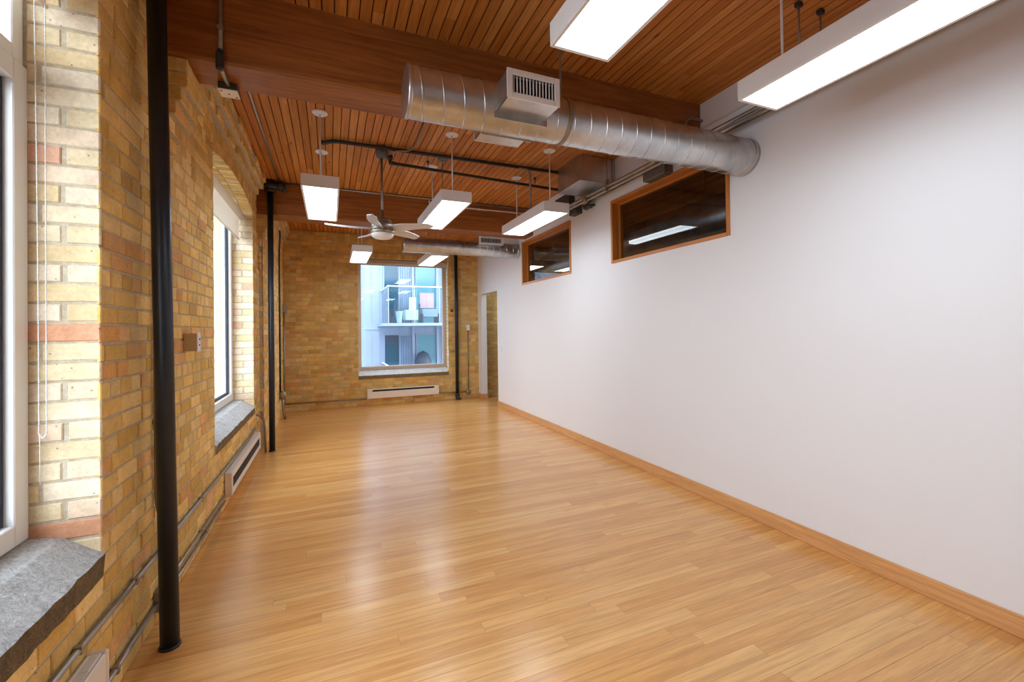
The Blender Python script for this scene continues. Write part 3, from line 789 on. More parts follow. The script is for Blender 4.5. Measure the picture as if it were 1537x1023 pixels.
# ------------------------------------------------------------------ spiral ducts
def spiral(mb, x0, x1, yc, zc, r, pitch=.118, seg=60, rid=.0026):
    """spiral wound duct: plain strip between narrow raised lock seams"""
    n = int((x1 - x0) / pitch) + 3
    def strip(us, hs, smooth):
        verts = []; S = seg + 1
        for u, h in zip(us, hs):
            for s in range(S):
                th = 2 * PI * s / seg
                x = min(max(x0 + (u + s / seg) * pitch, x0), x1)
                verts.append((x, yc + (r + h) * math.cos(th), zc + (r + h) * math.sin(th)))
        F = []
        for i in range(len(us) - 1):
            for s in range(seg):
                q = (i * S + s, i * S + s + 1, (i + 1) * S + s + 1, (i + 1) * S + s)
                xs = [verts[j][0] for j in q]
                if max(xs) - min(xs) > 1e-5: F.append(q)
        mb.mesh(verts, F, smooth=smooth)
    for k in range(-1, n):
        strip([k + .10, k + .5, k + 1.0], [0, 0, 0], True)
        strip([k, k + .02, k + .08, k + .10], [0, rid, rid, 0], False)
def register(t, x0, x1, z0, z1, yf, yduct, sgn):
    """supply boot on the duct; its grille faces sgn*y"""
    m = MB(); th = .003
    m.box((x0, yf, z0), (x0 + th, yduct, z1)); m.box((x1 - th, yf, z0), (x1, yduct, z1)); m.box((x0, yf, z0), (x1, yduct, z0 + th)); m.box((x0, yf, z1 - th), (x1, yduct, z1))
    m.box((x0 - .012, yduct - sgn * .004, z0 - .035), (x1 + .012, yduct - sgn * .0, z0 + th))
    m.box((x0 + th, yf - sgn * .03, z0 + th), (x1 - th, yf - sgn * .032, z1 - th))
    b = m.build('register_box', M['galv'], t)
    f = MB(); a = .03
    f.rbox((x0 - .004, yf + sgn * .006, z0 - .003), (x0 + a, yf - sgn * .002, z1 + .003), .002); f.rbox((x1 - a, yf + sgn * .006, z0 - .003), (x1 + .004, yf - sgn * .002, z1 + .003), .002)
    f.rbox((x0 + a, yf + sgn * .006, z0 - .003), (x1 - a, yf - sgn * .002, z0 + a), .002); f.rbox((x0 + a, yf + sgn * .006, z1 - a), (x1 - a, yf - sgn * .002, z1 + .003), .002)
    f.build('register_frame', M['white'], b)
    g = MB(); n = 13
    for i in range(n):
        xx = x0 + a + (x1 - x0 - 2 * a) * (i + .5) / n
        g.box((xx - .0022, yf - sgn * .002, z0 + a), (xx + .0022, yf - sgn * .012, z1 - a))
    for i in (1, 2, 3, 4): zz = z0 + a + (z1 - z0 - 2 * a) * i / 5; g.box((x0 + a, yf - sgn * .020, zz - .001), (x1 - a, yf - sgn * .024, zz + .001), 1)
    g.box((x0 + a, yf - sgn * .027, z0 + a), (x1 - a, yf - sgn * .029, z1 - a), 1)
    g.build('grille', [M['white'], M['dark']], b)
DY, DZ, DRd = 2.428, 2.825, .137
t = thing('spiral_duct', 'large galvanised spiral duct with white grille running into the white wall', 'duct', (.396, DY, DZ), 'spiral air ducts')
m = MB(); spiral(m, .396, XR + .002, DY, DZ, DRd); m.build('duct_body', M['galv'], t, recalc=False)
m = MB(); m.lathe((.396, DY, DZ), [(.0, -.002), (.10, -.002), (DRd - .004, -.003), (DRd + .003, 0), (DRd + .003, .02), (DRd, .022)], 56, axis='x'); m.build('end_cap', M['galv'], t)
m = MB(); m.lathe((XR - .012, DY, DZ), [(DRd + .002, -.03), (DRd + .006, -.02), (DRd + .006, .012)], 56, axis='x'); m.build('wall_collar', M['galv'], t)
register(t, .89, 1.205, 2.75, 2.905, 2.14, 2.312, -1)
register(t, .89, 1.205, 2.75, 2.905, 2.716, 2.544, 1)
m = MB(); m.rbox((1.376, DY - .012, DZ + DRd - .002), (1.379, DY + .012, ZC), .001); m.lathe((1.3775, DY, DZ), [(DRd + .003, -.012), (DRd + .006, -.012), (DRd + .006, .012), (DRd + .003, .012)], 56, axis='x'); m.build('hanger_strap', M['dullsteel'], t)
D2Y, D2Z, D2R = 6.915, 2.853, .122
t = thing('spiral_duct', 'smaller far spiral duct crossing under the far beam above the end window', 'duct', (1.06, D2Y, D2Z), 'spiral air ducts')
m = MB(); spiral(m, 1.06, XR + .002, D2Y, D2Z, D2R); m.build('duct_body', M['galv'], t, recalc=False)
m = MB(); m.lathe((1.06, D2Y, D2Z), [(.0, -.002), (.10, -.002), (D2R - .004, -.003), (D2R + .003, 0), (D2R + .003, .02), (D2R, .022)], 56, axis='x'); m.build('end_cap', M['galv'], t)
m = MB(); m.lathe((XR - .012, D2Y, D2Z), [(D2R + .002, -.03), (D2R + .006, -.02), (D2R + .006, .012)], 56, axis='x'); m.build('wall_collar', M['galv'], t)
register(t, 2.25, 2.67, 2.895, 3.03, 6.70, 6.82, -1)

# sheet metal branch duct under the ceiling at the white wall
t = thing('branch_duct', 'square galvanised sheet duct hung from the ceiling planks beside the white wall', 'duct', (2.57, 4.1, 3.136))
m = MB(); m.rbox((2.57, 4.10, 3.136), (2.985, 4.62, ZC - .002), .003); m.build('duct_body', M['galv'], t)
m = MB(); m.box((2.985, 4.085, 3.11), (2.995, 4.635, ZC - .002)); m.box((2.995, 4.10, 3.136), (XR, 4.62, ZC - .002)); m.build('flange', M['galv'], t)
m = MB(); m.tube([(2.566, 4.10, 3.14), (2.566, 4.62, 3.14)], .006, 8); m.build('drive_cleat', M['galv'], t)

# ------------------------------------------------------------------ black standpipes
def standpipe(x, y, r, z0, z1, label, foot=True, lean=0):
    t = thing('standpipe', label, 'pipe', (x, y, z0), 'black iron standpipes')
    m = MB(); m.tube([(x, y, z0), (x + lean, y, z1)], r, 36); m.build('pipe', M['black'], t)
    if foot: m = MB(); m.lathe((x, y, 0), [(r + .006, z0), (r + .006, .008), (r + .001, .013)], 36); m.build('floor_collar', M['black'], t)
    return t
standpipe(-.723, 2.575, .039, 0, ZC - .001, 'thick black iron standpipe nearest the camera by the brick wall', lean=-.042)
t = standpipe(-.688, 6.235, .034, 0, 3.30, 'slimmer black iron standpipe at the far beam with a valve at its top')
m = MB(); m.lathe((-.688, 6.235, 0), [(.034, 3.28), (.055, 3.285), (.058, 3.30), (.058, 3.40), (.05, 3.428)], 20)
m.tube([(-.80, 6.2, 3.355), (-.56, 6.2, 3.355)], .040, 16); m.lathe((-.57, 6.2, 3.355), [(.052, -.02), (.058, -.012), (.058, .03), (.05, .038)], 16, axis='x'); m.lathe((-.80, 6.2, 3.355), [(.052, -.02), (.055, .03)], 16, axis='x')
m.tube(bend([(-.55, 6.2, 3.355), (-.525, 6.2, 3.355), (-.525, 6.2, 3.29)], .03), .030, 14); m.build('tee_fitting', M['iron'], t)
t = standpipe(2.512, 9.075, .036, .08, 3.42, 'black iron standpipe on the end wall beside the window', foot=False)
m = MB(); m.tube(bend([(2.512, 9.075, .09), (2.512, 9.075, .035), (2.545, 9.03, .0)], .05), .042, 16); m.lathe((2.512, 9.075, 0), [(.046, .085), (.046, .13), (.038, .14)], 18); m.build('elbow', M['iron'], t)

# ------------------------------------------------------------------ conduits and pipes
def run(name, label, cat, paths, r, mat, group=None, seg=10, fit=None):
    m = MB()
    for p in paths: m.tube(p, r, seg)
    o = m.build(name, mat, loc=paths[0][0] if not isinstance(paths[0][0], Vector) else tuple(paths[0][0])); return tag(o, label, cat, group)
cr = .0115; xw = XL + .016
G = 'surface conduits on the brick wall'
def clips(m, pts, r, ax):
    for (x, y, z) in pts:
        if ax == 'y': m.rbox((x - .014, y - .009, z - r - .004), (x + r + .003, y + .009, z + r + .004), .002)
        else: m.rbox((x - .014, y - r - .004, z - .009), (x + r + .003, y + r + .004, z + .009), .002)
def cond_thing(label, paths, clipsets=(), mat='steel', r=cr, group=G, name='conduit'):
    t = thing(name, label, 'conduit', tuple(paths[0][0]), group)
    m = MB()
    for p in paths: m.tube(p, r, 12)
    m.build('tube', M[mat], t)
    for (p, ax) in clipsets:
        m = MB(); clips(m, [p], r, ax); m.build('strap', M[mat], t)
    return t
cond_thing('level grey conduit below the window sills, upper of two near the floor',
           [[(xw, YN + .05, .392), (xw, 2.0, .386), (xw, 2.76, .369), (xw, 3.2, .366), (xw, 4.2, .345), (xw, 5.6, .345), (xw, 5.93, .369)]], [((xw, 1.35, .39), 'y'), ((xw, 2.02, .386), 'y'), ((xw, 2.5, .375), 'y'), ((xw, 3.6, .358), 'y')])
cond_thing('grey conduit low on the brick wall, ending in the junction box behind the near standpipe',
           [[(xw, 2.13, .116), (xw, 2.76, .118)]], [((xw, 2.3, .115), 'y')])
cond_thing('upper of two thin low conduits running from the near standpipe to the finned heater', [[(xw, 2.83, .145), (xw, 3.3, .14), (xw, 4.33, .13)]], [((xw, 3.6, .1375), 'y')], r=.009)
cond_thing('lower of two thin low conduits running from the near standpipe to the finned heater', [[(xw, 2.83, .085), (xw, 3.3, .079), (xw, 4.33, .080)]], [((xw, 3.7, .089), 'y')], r=.009)
cond_thing('vertical grey conduit dropping beside the near black standpipe to a junction box',
           [bend([(xw, 2.775, 3.42), (xw, 2.775, .62), (xw + .03, 2.80, .45), (xw + .03, 2.815, .30), (xw + .012, 2.812, .18)], .08)], [((xw, 2.775, 1.05), 'z'), ((xw, 2.775, 2.2), 'z')], mat='dullsteel')
m = MB(); m.rbox((XL, 2.76, .075), (XL + .05, 2.865, .18), .004); o = m.build('junction_box', M['dullsteel'], loc=(XL, 2.8, .075)); tag(o, 'small square junction box at the foot of the brick wall behind the near standpipe', 'junction box')
cond_thing('forked flexible conduit dropping to the floor beside the slimmer standpipe',
           [bend([(xw, 6.06, .50), (-.785, 6.17, .45), (-.766, 6.205, .34), (-.757, 6.205, .0)], .06), bend([(-.83, 6.40, .48), (-.79, 6.26, .44), (-.77, 6.205, .36)], .04)], mat='dullsteel', r=.012)
x2 = XL2 + .016
cond_thing('brown conduit up the far brick corner from the round valve box to the ceiling', [bend([(x2, 8.25, .49), (x2, 8.25, 2.85), (x2 + .03, 8.08, 3.10), (x2 + .03, 8.04, 3.17)], .1)], [((x2, 8.25, 1.6), 'z')], mat='iron', r=.014)
cond_thing('grey conduit rising in the far brick corner to a small box', [[(x2, 8.98, .16), (x2, 8.98, 1.86)]], [((x2, 8.98, 1.0), 'z')], r=.014)
m = MB(); m.rbox((XL2, 8.93, 1.86), (XL2 + .06, 9.03, 2.0), .004); tag(m.build('junction_box', M['steel'], loc=(XL2, 8.98, 1.86)), 'small grey box on top of the conduit in the far brick corner', 'junction box')
t = thing('shutoff_valve', 'round grey valve body on the far brick corner with a bent pipe to the floor', 'valve', (x2 + .02, 8.28, .42))
m = MB(); m.lathe((x2 + .03, 8.28, .43), [(.0, -.055), (.05, -.05), (.07, -.03), (.075, .0), (.07, .03), (.05, .05), (0, .055)], 20, axis='x'); m.build('valve_body', M['dullsteel'], t)
m = MB(); m.tube(bend([(x2 + .03, 8.30, .38), (x2 + .03, 8.34, .16), (x2 + .05, 8.50, .0)], .1), .022, 12); m.build('outlet_pipe', M['steel'], t)
yw = YB - .016
t = thing('conduit', 'thin conduit running low along the end brick wall behind the heater', 'conduit', (XL2 + .02, yw, .155))
for pts in ([(XL2 + .01, yw, .155), (.1, yw, .148), (.664, yw, .141)], [(2.122, yw, .162), (2.46, yw, .155), (2.715, yw, .150)]):
    m = MB(); m.tube(pts, .011, 10); m.build('tube', M['dullsteel'], t)
for xx in (-.2, .45, 2.3): m = MB(); m.rbox((xx - .009, yw - .014, .125 + (.02 if xx < 1 else .025)), (xx + .009, yw + .014, .165), .002); m.build('strap', M['dullsteel'], t)
m = MB(); m.lathe((2.773, YB, .145), [(.055, -.001), (.055, -.035), (.045, -.045), (.0, -.045)], 20, axis='y'); tag(m.build('junction_box', M['dullsteel'], loc=(2.773, YB, .145)), 'round junction box at the foot of the end brick wall near the doorway', 'junction box')
t = thing('light_switch', 'white switch box on the end brick wall fed by a thin vertical conduit', 'switch', (2.783, YB, 1.49))
m = MB(); m.rbox((2.75, YB - .045, 1.49), (2.815, YB, 1.60), .004); m.build('back_box', M['white'], t)
m = MB(); m.rbox((2.747, YB - .051, 1.487), (2.818, YB - .045, 1.603), .002); m.rbox((2.776, YB - .058, 1.53), (2.789, YB - .051, 1.56), .002); m.build('switch_plate', M['white'], t)
m = MB(); m.tube([(2.783, yw, 1.49), (2.778, yw, .19)], .009, 10); m.build('conduit', M['dullsteel'], t)
m = MB(); m.rbox((XR - .006, 7.70, 1.06), (XR, 7.77, 1.175), .002); m.rbox((XR - .012, 7.728, 1.10), (XR - .006, 7.742, 1.13), .002); tag(m.build('light_switch', M['white'], loc=(XR, 7.735, 1.12)), 'white switch plate on the white wall near the doorway', 'switch')
m = MB(); m.rbox((2.40, YB - .03, 1.885), (2.45, YB, 1.945), .003); tag(m.build('alarm_box', M['redbox'], loc=(2.42, YB, 1.885)), 'tiny dark red box on the end brick wall beside the window', 'box')
t = thing('wall_thermostat', 'beige box with white cover plate on brick between near standpipe and arched window', 'thermostat', (XL, 3.32, 1.385))
m = MB(); m.rbox((XL, 3.287, 1.387), (XL + .068, 3.353, 1.50), .003); m.build('back_box', M['tan'], t)
m = MB(); m.rbox((XL + .068, 3.284, 1.384), (XL + .075, 3.356, 1.503), .002); m.lathe((XL + .075, 3.325, 1.462), [(.006, 0), (.006, .004), (0, .004)], 10, 1, axis='x'); m.lathe((XL + .075, 3.32, 1.425), [(.005, 0), (.005, .004), (0, .004)], 10, 1, axis='x'); m.build('cover_plate', [M['white'], M['dark']], t)

# conduit over the first beam with its fitting and square box
t = thing('conduit', 'grey conduit on the face of the near beam with an elbow fitting under it', 'conduit', (-.545, 2.806, 3.02))
m = MB(); m.tube([(-.545, 2.806, ZC - .002), (-.546, 2.806, 3.03)], .0115, 12); m.build('tube', M['dullsteel'], t)
m = MB(); m.rbox((-.560, 2.786, 3.17), (-.530, 2.822, 3.19), .002); m.build('strap', M['dullsteel'], t)
m = MB(); m.rbox((-.566, 2.782, 2.945), (-.528, 2.820, 3.045), .010); m.lathe((-.546, 2.802, 3.045), [(.016, 0), (.016, .012), (.012, .016)], 12); m.build('elbow_fitting', M['iron'], t)
m = MB(); m.tube(bend([(-.546, 2.81, 2.962), (-.546, 2.92, 2.962), (-.551, 2.99, 2.982), (-.551, 3.035, 2.982)], .04), .011, 12); m.build('offset_tube', M['steel'], t)
t = thing('junction_box', 'square steel junction box with white cover under the near beam', 'junction box', (-.555, 3.08, 2.955))
m = MB(); m.rbox((-.605, 3.03, 2.958), (-.505, 3.13, 2.999), .003); m.build('box_body', M['darkgrey'], t)
m = MB(); m.rbox((-.606, 3.029, 2.953), (-.504, 3.131, 2.958), .001)
for (a, b) in ((-.59, 3.05), (-.52, 3.11), (-.555, 3.08)): m.lathe((a, b, 2.953), [(.005, 0), (.005, -.002), (0, -.002)], 8, 1)
m.build('cover_plate', [M['white'], M['dark']], t)
cond_thing('thin steel conduit on the ceiling planks close to the brick wall', [[(-.58, 3.12, 3.418), (-.582, 6.27, 3.418)]], group='conduits under the plank ceiling', r=.010)
t = thing('conduit', 'thin conduit along the top of the far beam under the planks', 'conduit', (-.5, 6.262, 3.415), 'conduits under the plank ceiling')
m = MB(); m.tube([(-.52, 6.262, 3.415), (2.95, 6.262, 3.405)], .0105, 10); m.build('tube', M['steel'], t)
for xx in (.3, 1.4, 2.3): m = MB(); m.rbox((xx - .009, 6.25, 3.398), (xx + .009, 6.276, 3.422), .002); m.build('strap', M['steel'], t)
t = thing('conduit', 'short white conduit across the face of the far beam', 'conduit', (1.4, 6.262, 3.333), 'conduits under the plank ceiling')
m = MB(); m.tube(bend([(1.35, 6.262, 3.39), (1.35, 6.262, 3.333), (2.90, 6.262, 3.333)], .05), .011, 10); m.build('tube', M['white'], t)
m = MB(); m.rbox((2.1, 6.25, 3.318), (2.12, 6.276, 3.348), .002); m.build('strap', M['white'], t)
# old iron pipes under the planks
t = thing('iron_pipe', 'black iron pipe under the planks passing over the ceiling fan', 'pipe', (0, 4.64, 3.39), 'old iron pipes under the planks')
m = MB(); m.tube(bend([(-.06, 4.78, ZC), (-.055, 4.75, 3.398), (.04, 4.645, 3.398), (2.57, 4.625, 3.398)], .09, 10), .019, 14); m.build('pipe', M['iron'], t)
m = MB(); m.tube(bend([(2.05, 4.625, 3.385), (2.20, 4.625, 3.385), (2.20, 4.63, 2.84)], .10, 10), .013, 12); m.build('drop_conduit', M['dullsteel'], t)
m = MB(); m.lathe((1.167, 4.722, ZC), [(.0, -.04), (.05, -.04), (.056, -.034), (.056, 0)], 8, smooth=False); m.tube([(1.167, 4.722, 3.39), (1.160, 4.72, LZ + LH + .006)], .004, 8); tag(m.build('junction_box', M['greybox'], loc=(1.167, 4.722, 3.39)), 'octagonal ceiling junction box with a cord dropping to the lamp by the fan', 'junction box')
t = thing('iron_pipe', 'lower black iron pipe ending in an upturned elbow near the fan rod', 'pipe', (.65, 5.05, 3.36), 'old iron pipes under the planks')
PZ = 3.345
m = MB(); m.tube(bend([(.622, 4.87, 3.40), (.622, 4.89, PZ), (2.93, 4.99, PZ - .03)], .04, 8), .0165, 14); m.build('pipe', M['iron'], t)
m = MB(); m.lathe((.622, 4.87, 3.395), [(.024, -.02), (.028, -.01), (.028, .018), (.022, .03)], 14); m.tube([(.622, 4.886, 3.385), (.622, 4.889, PZ), (.68, 4.892, PZ)], .021, 14); m.build('elbow', M['iron'], t)
for xx in (1.045, 2.43):
    yy = 4.89 + (xx - .622) * .0433
    m = MB(); m.tube([(xx, yy, ZC - .001), (xx, yy, PZ)], .005, 8); m.lathe((xx, yy, ZC), [(.0, -.02), (.014, -.02), (.014, 0)], 10); m.build('hanger', M['iron'], t)
cond_thing('flexible grey cable on the planks from the spiral duct to the fan canopy', [bend([(.815, 3.12, 3.42), (.82, 3.95, 3.42), (.835, 4.50, 3.42), (.78, 4.61, 3.385), (.66, 4.585, 3.37), (.585, 4.70, 3.36)], .12)], mat='dullsteel', r=.008, group=None, name='flexible_cable')
# pipe pair and cable along the white wall
t = thing('conduit_rack', 'pair of shiny conduits hung along the top of the white wall', 'conduit', (2.885, 3, 3.07))
for (xx, zz, r) in ((2.88, 3.086, .0165), (2.896, 3.050, .0165)):
    m = MB(); m.tube([(xx, YN + .05, zz), (xx, 2.4, zz), (xx, 5.08, zz + .006), (xx, 6.1, zz + .006)], r, 14); m.build('tube', M['steel'], t)
m = MB(); m.lathe((2.885, 4.055, 3.145), [(.024, -.004), (.030, -.004), (.030, .004), (.024, .004)], 20, axis='x')
m.tube([(2.885, 4.055, 3.172), (2.885, 4.055, 3.43)], .005, 8); m.rbox((2.86, 4.043, 3.028), (2.916, 4.067, 3.120), .004); m.build('hanger', M['dullsteel'], t)
m = MB(); m.rbox((2.855, 4.50, 3.026), (2.92, 4.55, 3.115), .01); m.lathe((2.888, 4.47, 3.07), [(.04, 0), (.045, .01), (.045, .03), (.04, .04)], 12, axis='y'); m.build('coupling', M['dullsteel'], t)
t2 = thing('hanger_rod', 'thin steel hanger rod dropping from the planks behind the nearest wall lamp', 'rod', (2.60, 1.70, 3.2), 'hanger rods from the planks')
m = MB(); m.tube([(2.60, 1.70, ZC), (2.60, 1.70, 3.12)], .006, 8); m.build('rod', M['dullsteel'], t2)
m = MB(); m.rbox((2.58, 1.685, ZC - .03), (2.62, 1.715, ZC), .003); m.build('beam_clamp', M['iron'], t2)
c = copy_tree(t2); c.location = (2.785, 1.69, 3.2); c['label'] = 'second thin steel hanger rod, between the first rod and the white wall'
t = thing('cable', 'black cable sagging just under the pair of shiny conduits', 'cable', (2.995, 3, 3.07))
m = MB(); m.tube([(2.995, YN + .05, 3.088), (2.995, 2.4, 3.086), (2.995, 3.5, 3.088), (2.995, 4.2, 3.082), (2.995, 4.78, 3.10)], .009, 8); m.build('cable_sheath', M['iron'], t)
m = MB(); m.tube(bend([(2.995, 4.55, 3.09), (2.96, 4.62, 3.03), (2.955, 4.74, 3.05), (2.97, 4.79, 3.11)], .05), .010, 8); m.build('loop', M['iron'], t)
cond_thing('curved grey conduit dropping from beam to duct at the wall panel', [bend([(XR - .03, 2.80, 3.28), (2.80, 2.80, 3.28), (2.79, 2.80, 2.95)], .08)], mat='dullsteel', r=.012, group=None)
m = MB(); m.rbox((2.918, 3.19, 2.962), (XR, 3.50, 3.05), .005); m.rbox((2.928, 3.21, 2.956), (XR - .01, 3.48, 2.962), .002); tag(m.build('junction_box', M['greybox'], loc=(2.96, 3.35, 2.97)), 'flat grey metal box on the white wall above the nearer interior window', 'junction box')
t = thing('wall_speaker', 'dark grey box on the white wall behind the shiny conduits', 'box', (2.98, 5.1, 3.165))
m = MB(); m.rbox((2.93, 4.98, 3.165), (XR, 5.36, 3.30), .004); m.build('box_body', M['darkgrey'], t)
t['category'] = 'box'; t.name = 'control_box'
m = MB(); m.rbox((2.93, 4.80, 2.985), (XR, 4.98, 3.085), .004); tag(m.build('control_box', M['darkgrey'], loc=(2.98, 4.89, 2.985)), 'smaller dark grey box under the conduits, just above the far interior window', 'box')
t = thing('emergency_lamp', 'small dark twin lamp head on the white wall under the conduits', 'light', (XR, 4.56, 3.03))
for yy in (4.52, 4.60): m = MB(); m.lathe((XR - .075, yy, 2.995), [(.0, -.03), (.022, -.028), (.030, .0), (.022, .03), (0, .034)], 14, axis='x'); m.build('lamp_head', M['darkgrey'], t)
m = MB(); m.rbox((XR - .05, 4.50, 3.005), (XR, 4.62, 3.03), .003); m.build('wall_mount', M['darkgrey'], t)

# ------------------------------------------------------------------ convector heaters
def heater(name, label, axis, a, b, z0, z1, base, d, style):
    t = thing(name, label, 'heater', (base, a, z0) if axis == 'y' else (a, base, z0), 'baseboard convector heaters')
    sg = 1 if axis == 'y' else -1
    def P(k, dd, z): return (base + dd, k, z) if axis == 'y' else (k, base - dd, z)
    def bx(m, k0, k1, d0, d1, za, zb, r=.003, mat=0): m.rbox(P(k0, d0, za), P(k1, d1, zb), r, mat)
    m = MB(); H = z1 - z0
    if style == 'front':
        bx(m, a + .02, b - .02, 0, .012, z0, z1); bx(m, a + .02, b - .02, .012, d, z1 - .055, z1); bx(m, a + .02, b - .02, .012, d, z0, z0 + .05)
        bx(m, a + .02, a + .05, .012, d, z0 + .05, z1 - .055); bx(m, b - .05, b - .02, .012, d, z0 + .05, z1 - .055)
        g0, g1 = z0 + .05, z1 - .055
    elif style == 'top':
        bx(m, a + .02, b - .02, 0, .012, z0, z1); bx(m, a + .02, b - .02, d - .012, d, z0, z1 - .004, .005); bx(m, a + .02, b - .02, .012, d - .012, z0, z0 + .02)
        bx(m, a + .02, a + .12, .012, d - .012, z1 - .02, z1); bx(m, b - .12, b - .02, .012, d - .012, z1 - .02, z1)
    else:
        bx(m, a + .02, b - .02, 0, d, z0, z1 - .055); bx(m, a + .02, b - .02, 0, d - .014, z1 - .02, z1); bx(m, a + .02, b - .02, 0, .02, z1 - .055, z1 - .02)
        bx(m, a + .02, a + .10, .02, d, z1 - .055, z1 - .02); bx(m, b - .10, b - .02, .02, d, z1 - .055, z1 - .02)
    m.build('cover', M['heater'], t)
    for (k0, k1) in ((a, a + .02), (b - .02, b)):
        m = MB(); bx(m, k0, k1, 0, d + .003, z0 - .004, z1 + .002, .006); m.build('end_cap', M['heater'], t)
    m = MB()
    if style == 'front':
        n = int((b - a - .1) / .03)
        bx(m, a + .05, b - .05, .012, .016, g0, g1, .001, 1)
        for i in range(n):
            k = a + .05 + (b - a - .1) * (i + .5) / n; bx(m, k - .002, k + .002, .016, d - .004, g0, g1, .0005)
    elif style == 'top':
        n = 9
        bx(m, a + .12, b - .12, .012, d - .012, z1 - .04, z1 - .036, .001, 1)
        for i in range(n):
            dd = .014 + (d - .028) * i / (n - 1); bx(m, a + .12, b - .12, dd - .0014, dd + .0014, z1 - .012, z1 - .001, .0003)
    else:
        bx(m, a + .10, b - .10, .02, d - .02, z1 - .052, z1 - .024, .001, 1)
    m.build('grille', [M['heater'] if style == 'top' else M['greybox'], M['dark']], t)
heater('convector_heater', 'almond convector heater on the brick wall under the nearest window', 'y', .55, 2.125, .10, .312, XL + .004, .056, 'top')
heater('convector_heater', 'almond convector heater with dark fins under the arched window', 'y', 4.36, 6.0, .11, .305, XL + .004, .056, 'front')
heater('convector_heater', 'almond convector heater on the end brick wall under its window', 'x', .668, 2.118, .147, .335, YB - .004, .06, 'slot')

# ------------------------------------------------------------------ next room: a dark duct seen through the interior windows
t = thing('round_duct', 'big dim round duct in the next room behind the interior windows', 'duct', (4.3, 4, 2.9))
m = MB()
m.lathe((4.3, .6, 2.80), [(.26, 0)] + [(.26 + (.006 if k % 2 else 0), .35 * (k // 2) + .02 * (k % 2) + .3) for k in range(40)] + [(.26, 7.6)], 40, axis='y'); m.build('duct_body', M['galv'], t)
for yy in (1.5, 4.0, 6.5): m = MB(); m.tube([(4.3, yy, 3.05), (4.3, yy, ZC)], .006, 8); m.build('hanger', M['dullsteel'], t)

# ------------------------------------------------------------------ outside
mb = MB(); mb.box((-60, -40, -11.2), (60, 80, -11)); tag(mb.build('ground', M['ground'], recalc=False), kind='structure')
FYD = 15.0
t = thing('apartment_building', 'white apartment block with teal glass outside the end window', 'building', (3, FYD, -11))
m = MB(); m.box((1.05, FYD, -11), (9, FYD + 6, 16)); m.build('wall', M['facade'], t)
m = MB()
for zf in (-7.4, -4.4, -1.4, 1.60, 4.7, 7.8):
    m.box((1.02, FYD - .02, zf - .06), (9, FYD, zf + .02))
for xx in (1.25, 1.52): m.box((xx, FYD - .012, -11), (xx + .012, FYD, 16))
m.build('floor_band', M['curtain'], t)
for zf, hh in ((-1.4, 2.9), (1.64, 3.0), (4.74, 3.0)):
    for (xa, xb, mat, base) in ((1.674, 2.131, 'teal', .0), (2.735, 3.40, 'tealpale', .0), (4.1, 5.2, 'teal', .0)):
        f = MB(); f.box((xa, FYD - .03, zf + .05), (xb, FYD - .015, zf + 2.75)); w_ = f.build('window', M[mat], t)
        g = MB(); e = .03
        g.box((xa - e, FYD - .05, zf + .03), (xa, FYD, zf + 2.78)); g.box((xb, FYD - .05, zf + .03), (xb + e, FYD, zf + 2.78)); g.box((xa, FYD - .05, zf + 2.75), (xb, FYD, zf + 2.78)); g.box((xa, FYD - .05, zf + .03), (xb, FYD, zf + .06))
        if mat == 'tealpale': g.box((xa, FYD - .05, zf + .42), (xb, FYD - .02, zf + .45))
        g.build('window_frame', M['facade'], w_)
        if mat == 'teal' and xa < 3:
            q = MB(); q.box((xa, FYD - .034, zf + 2.45), (xb, FYD - .03, zf + 2.75)); q.build('dark_panel', M['slate'], w_); q = MB(); q.box((xa, FYD - .034, zf + .05), (xb, FYD - .03, zf + .60)); q.build('dark_panel', M['slate'], w_)
    q = MB()
    for i in range(9):
        xx = 2.18 + i * .058; q.lathe((xx, FYD - .05, zf + .05), [(.026, 0), (.026, 2.65)], 10)
    q.build('curtain', M['curtain'], t)
for xx in (2.60, 3.44, 3.70):
    m = MB(); m.box((xx - .03, FYD - .10, -11), (xx + .05, FYD, 16)); m.build('mullion', M['facade'], t)
def balcony(z):
    m = MB(); m.box((1.45, 13.2, z), (6.5, FYD, z + .085)); b = m.build('balcony', M['facade'], t)
    g = MB()
    for (xa, xb) in ((1.62, 2.36), (2.38, 3.12), (3.14, 3.88), (3.9, 4.64), (4.66, 5.4)): g.box((xa, 13.24, z + .10), (xb, 13.252, z + 1.17))
    g.box((1.585, 13.26, z + .10), (1.597, 14.1, z + 1.17)); g.box((1.585, 14.12, z + .10), (1.597, 14.98, z + 1.17)); g.build('glass_rail', M['railglass'], b, recalc=False)
    h = MB(); h.rbox((1.57, 13.22, z + 1.17), (6.5, 13.27, z + 1.205), .004); h.rbox((1.57, 13.27, z + 1.17), (1.61, FYD, z + 1.205), .004)
    for xx in (1.60, 2.37, 3.13, 3.89, 4.65): h.box((xx - .005, 13.255, z + .085), (xx + .005, 13.265, z + 1.17))
    h.build('hand_rail', M['white'], b)
balcony(1.64); balcony(-.74); balcony(4.74)
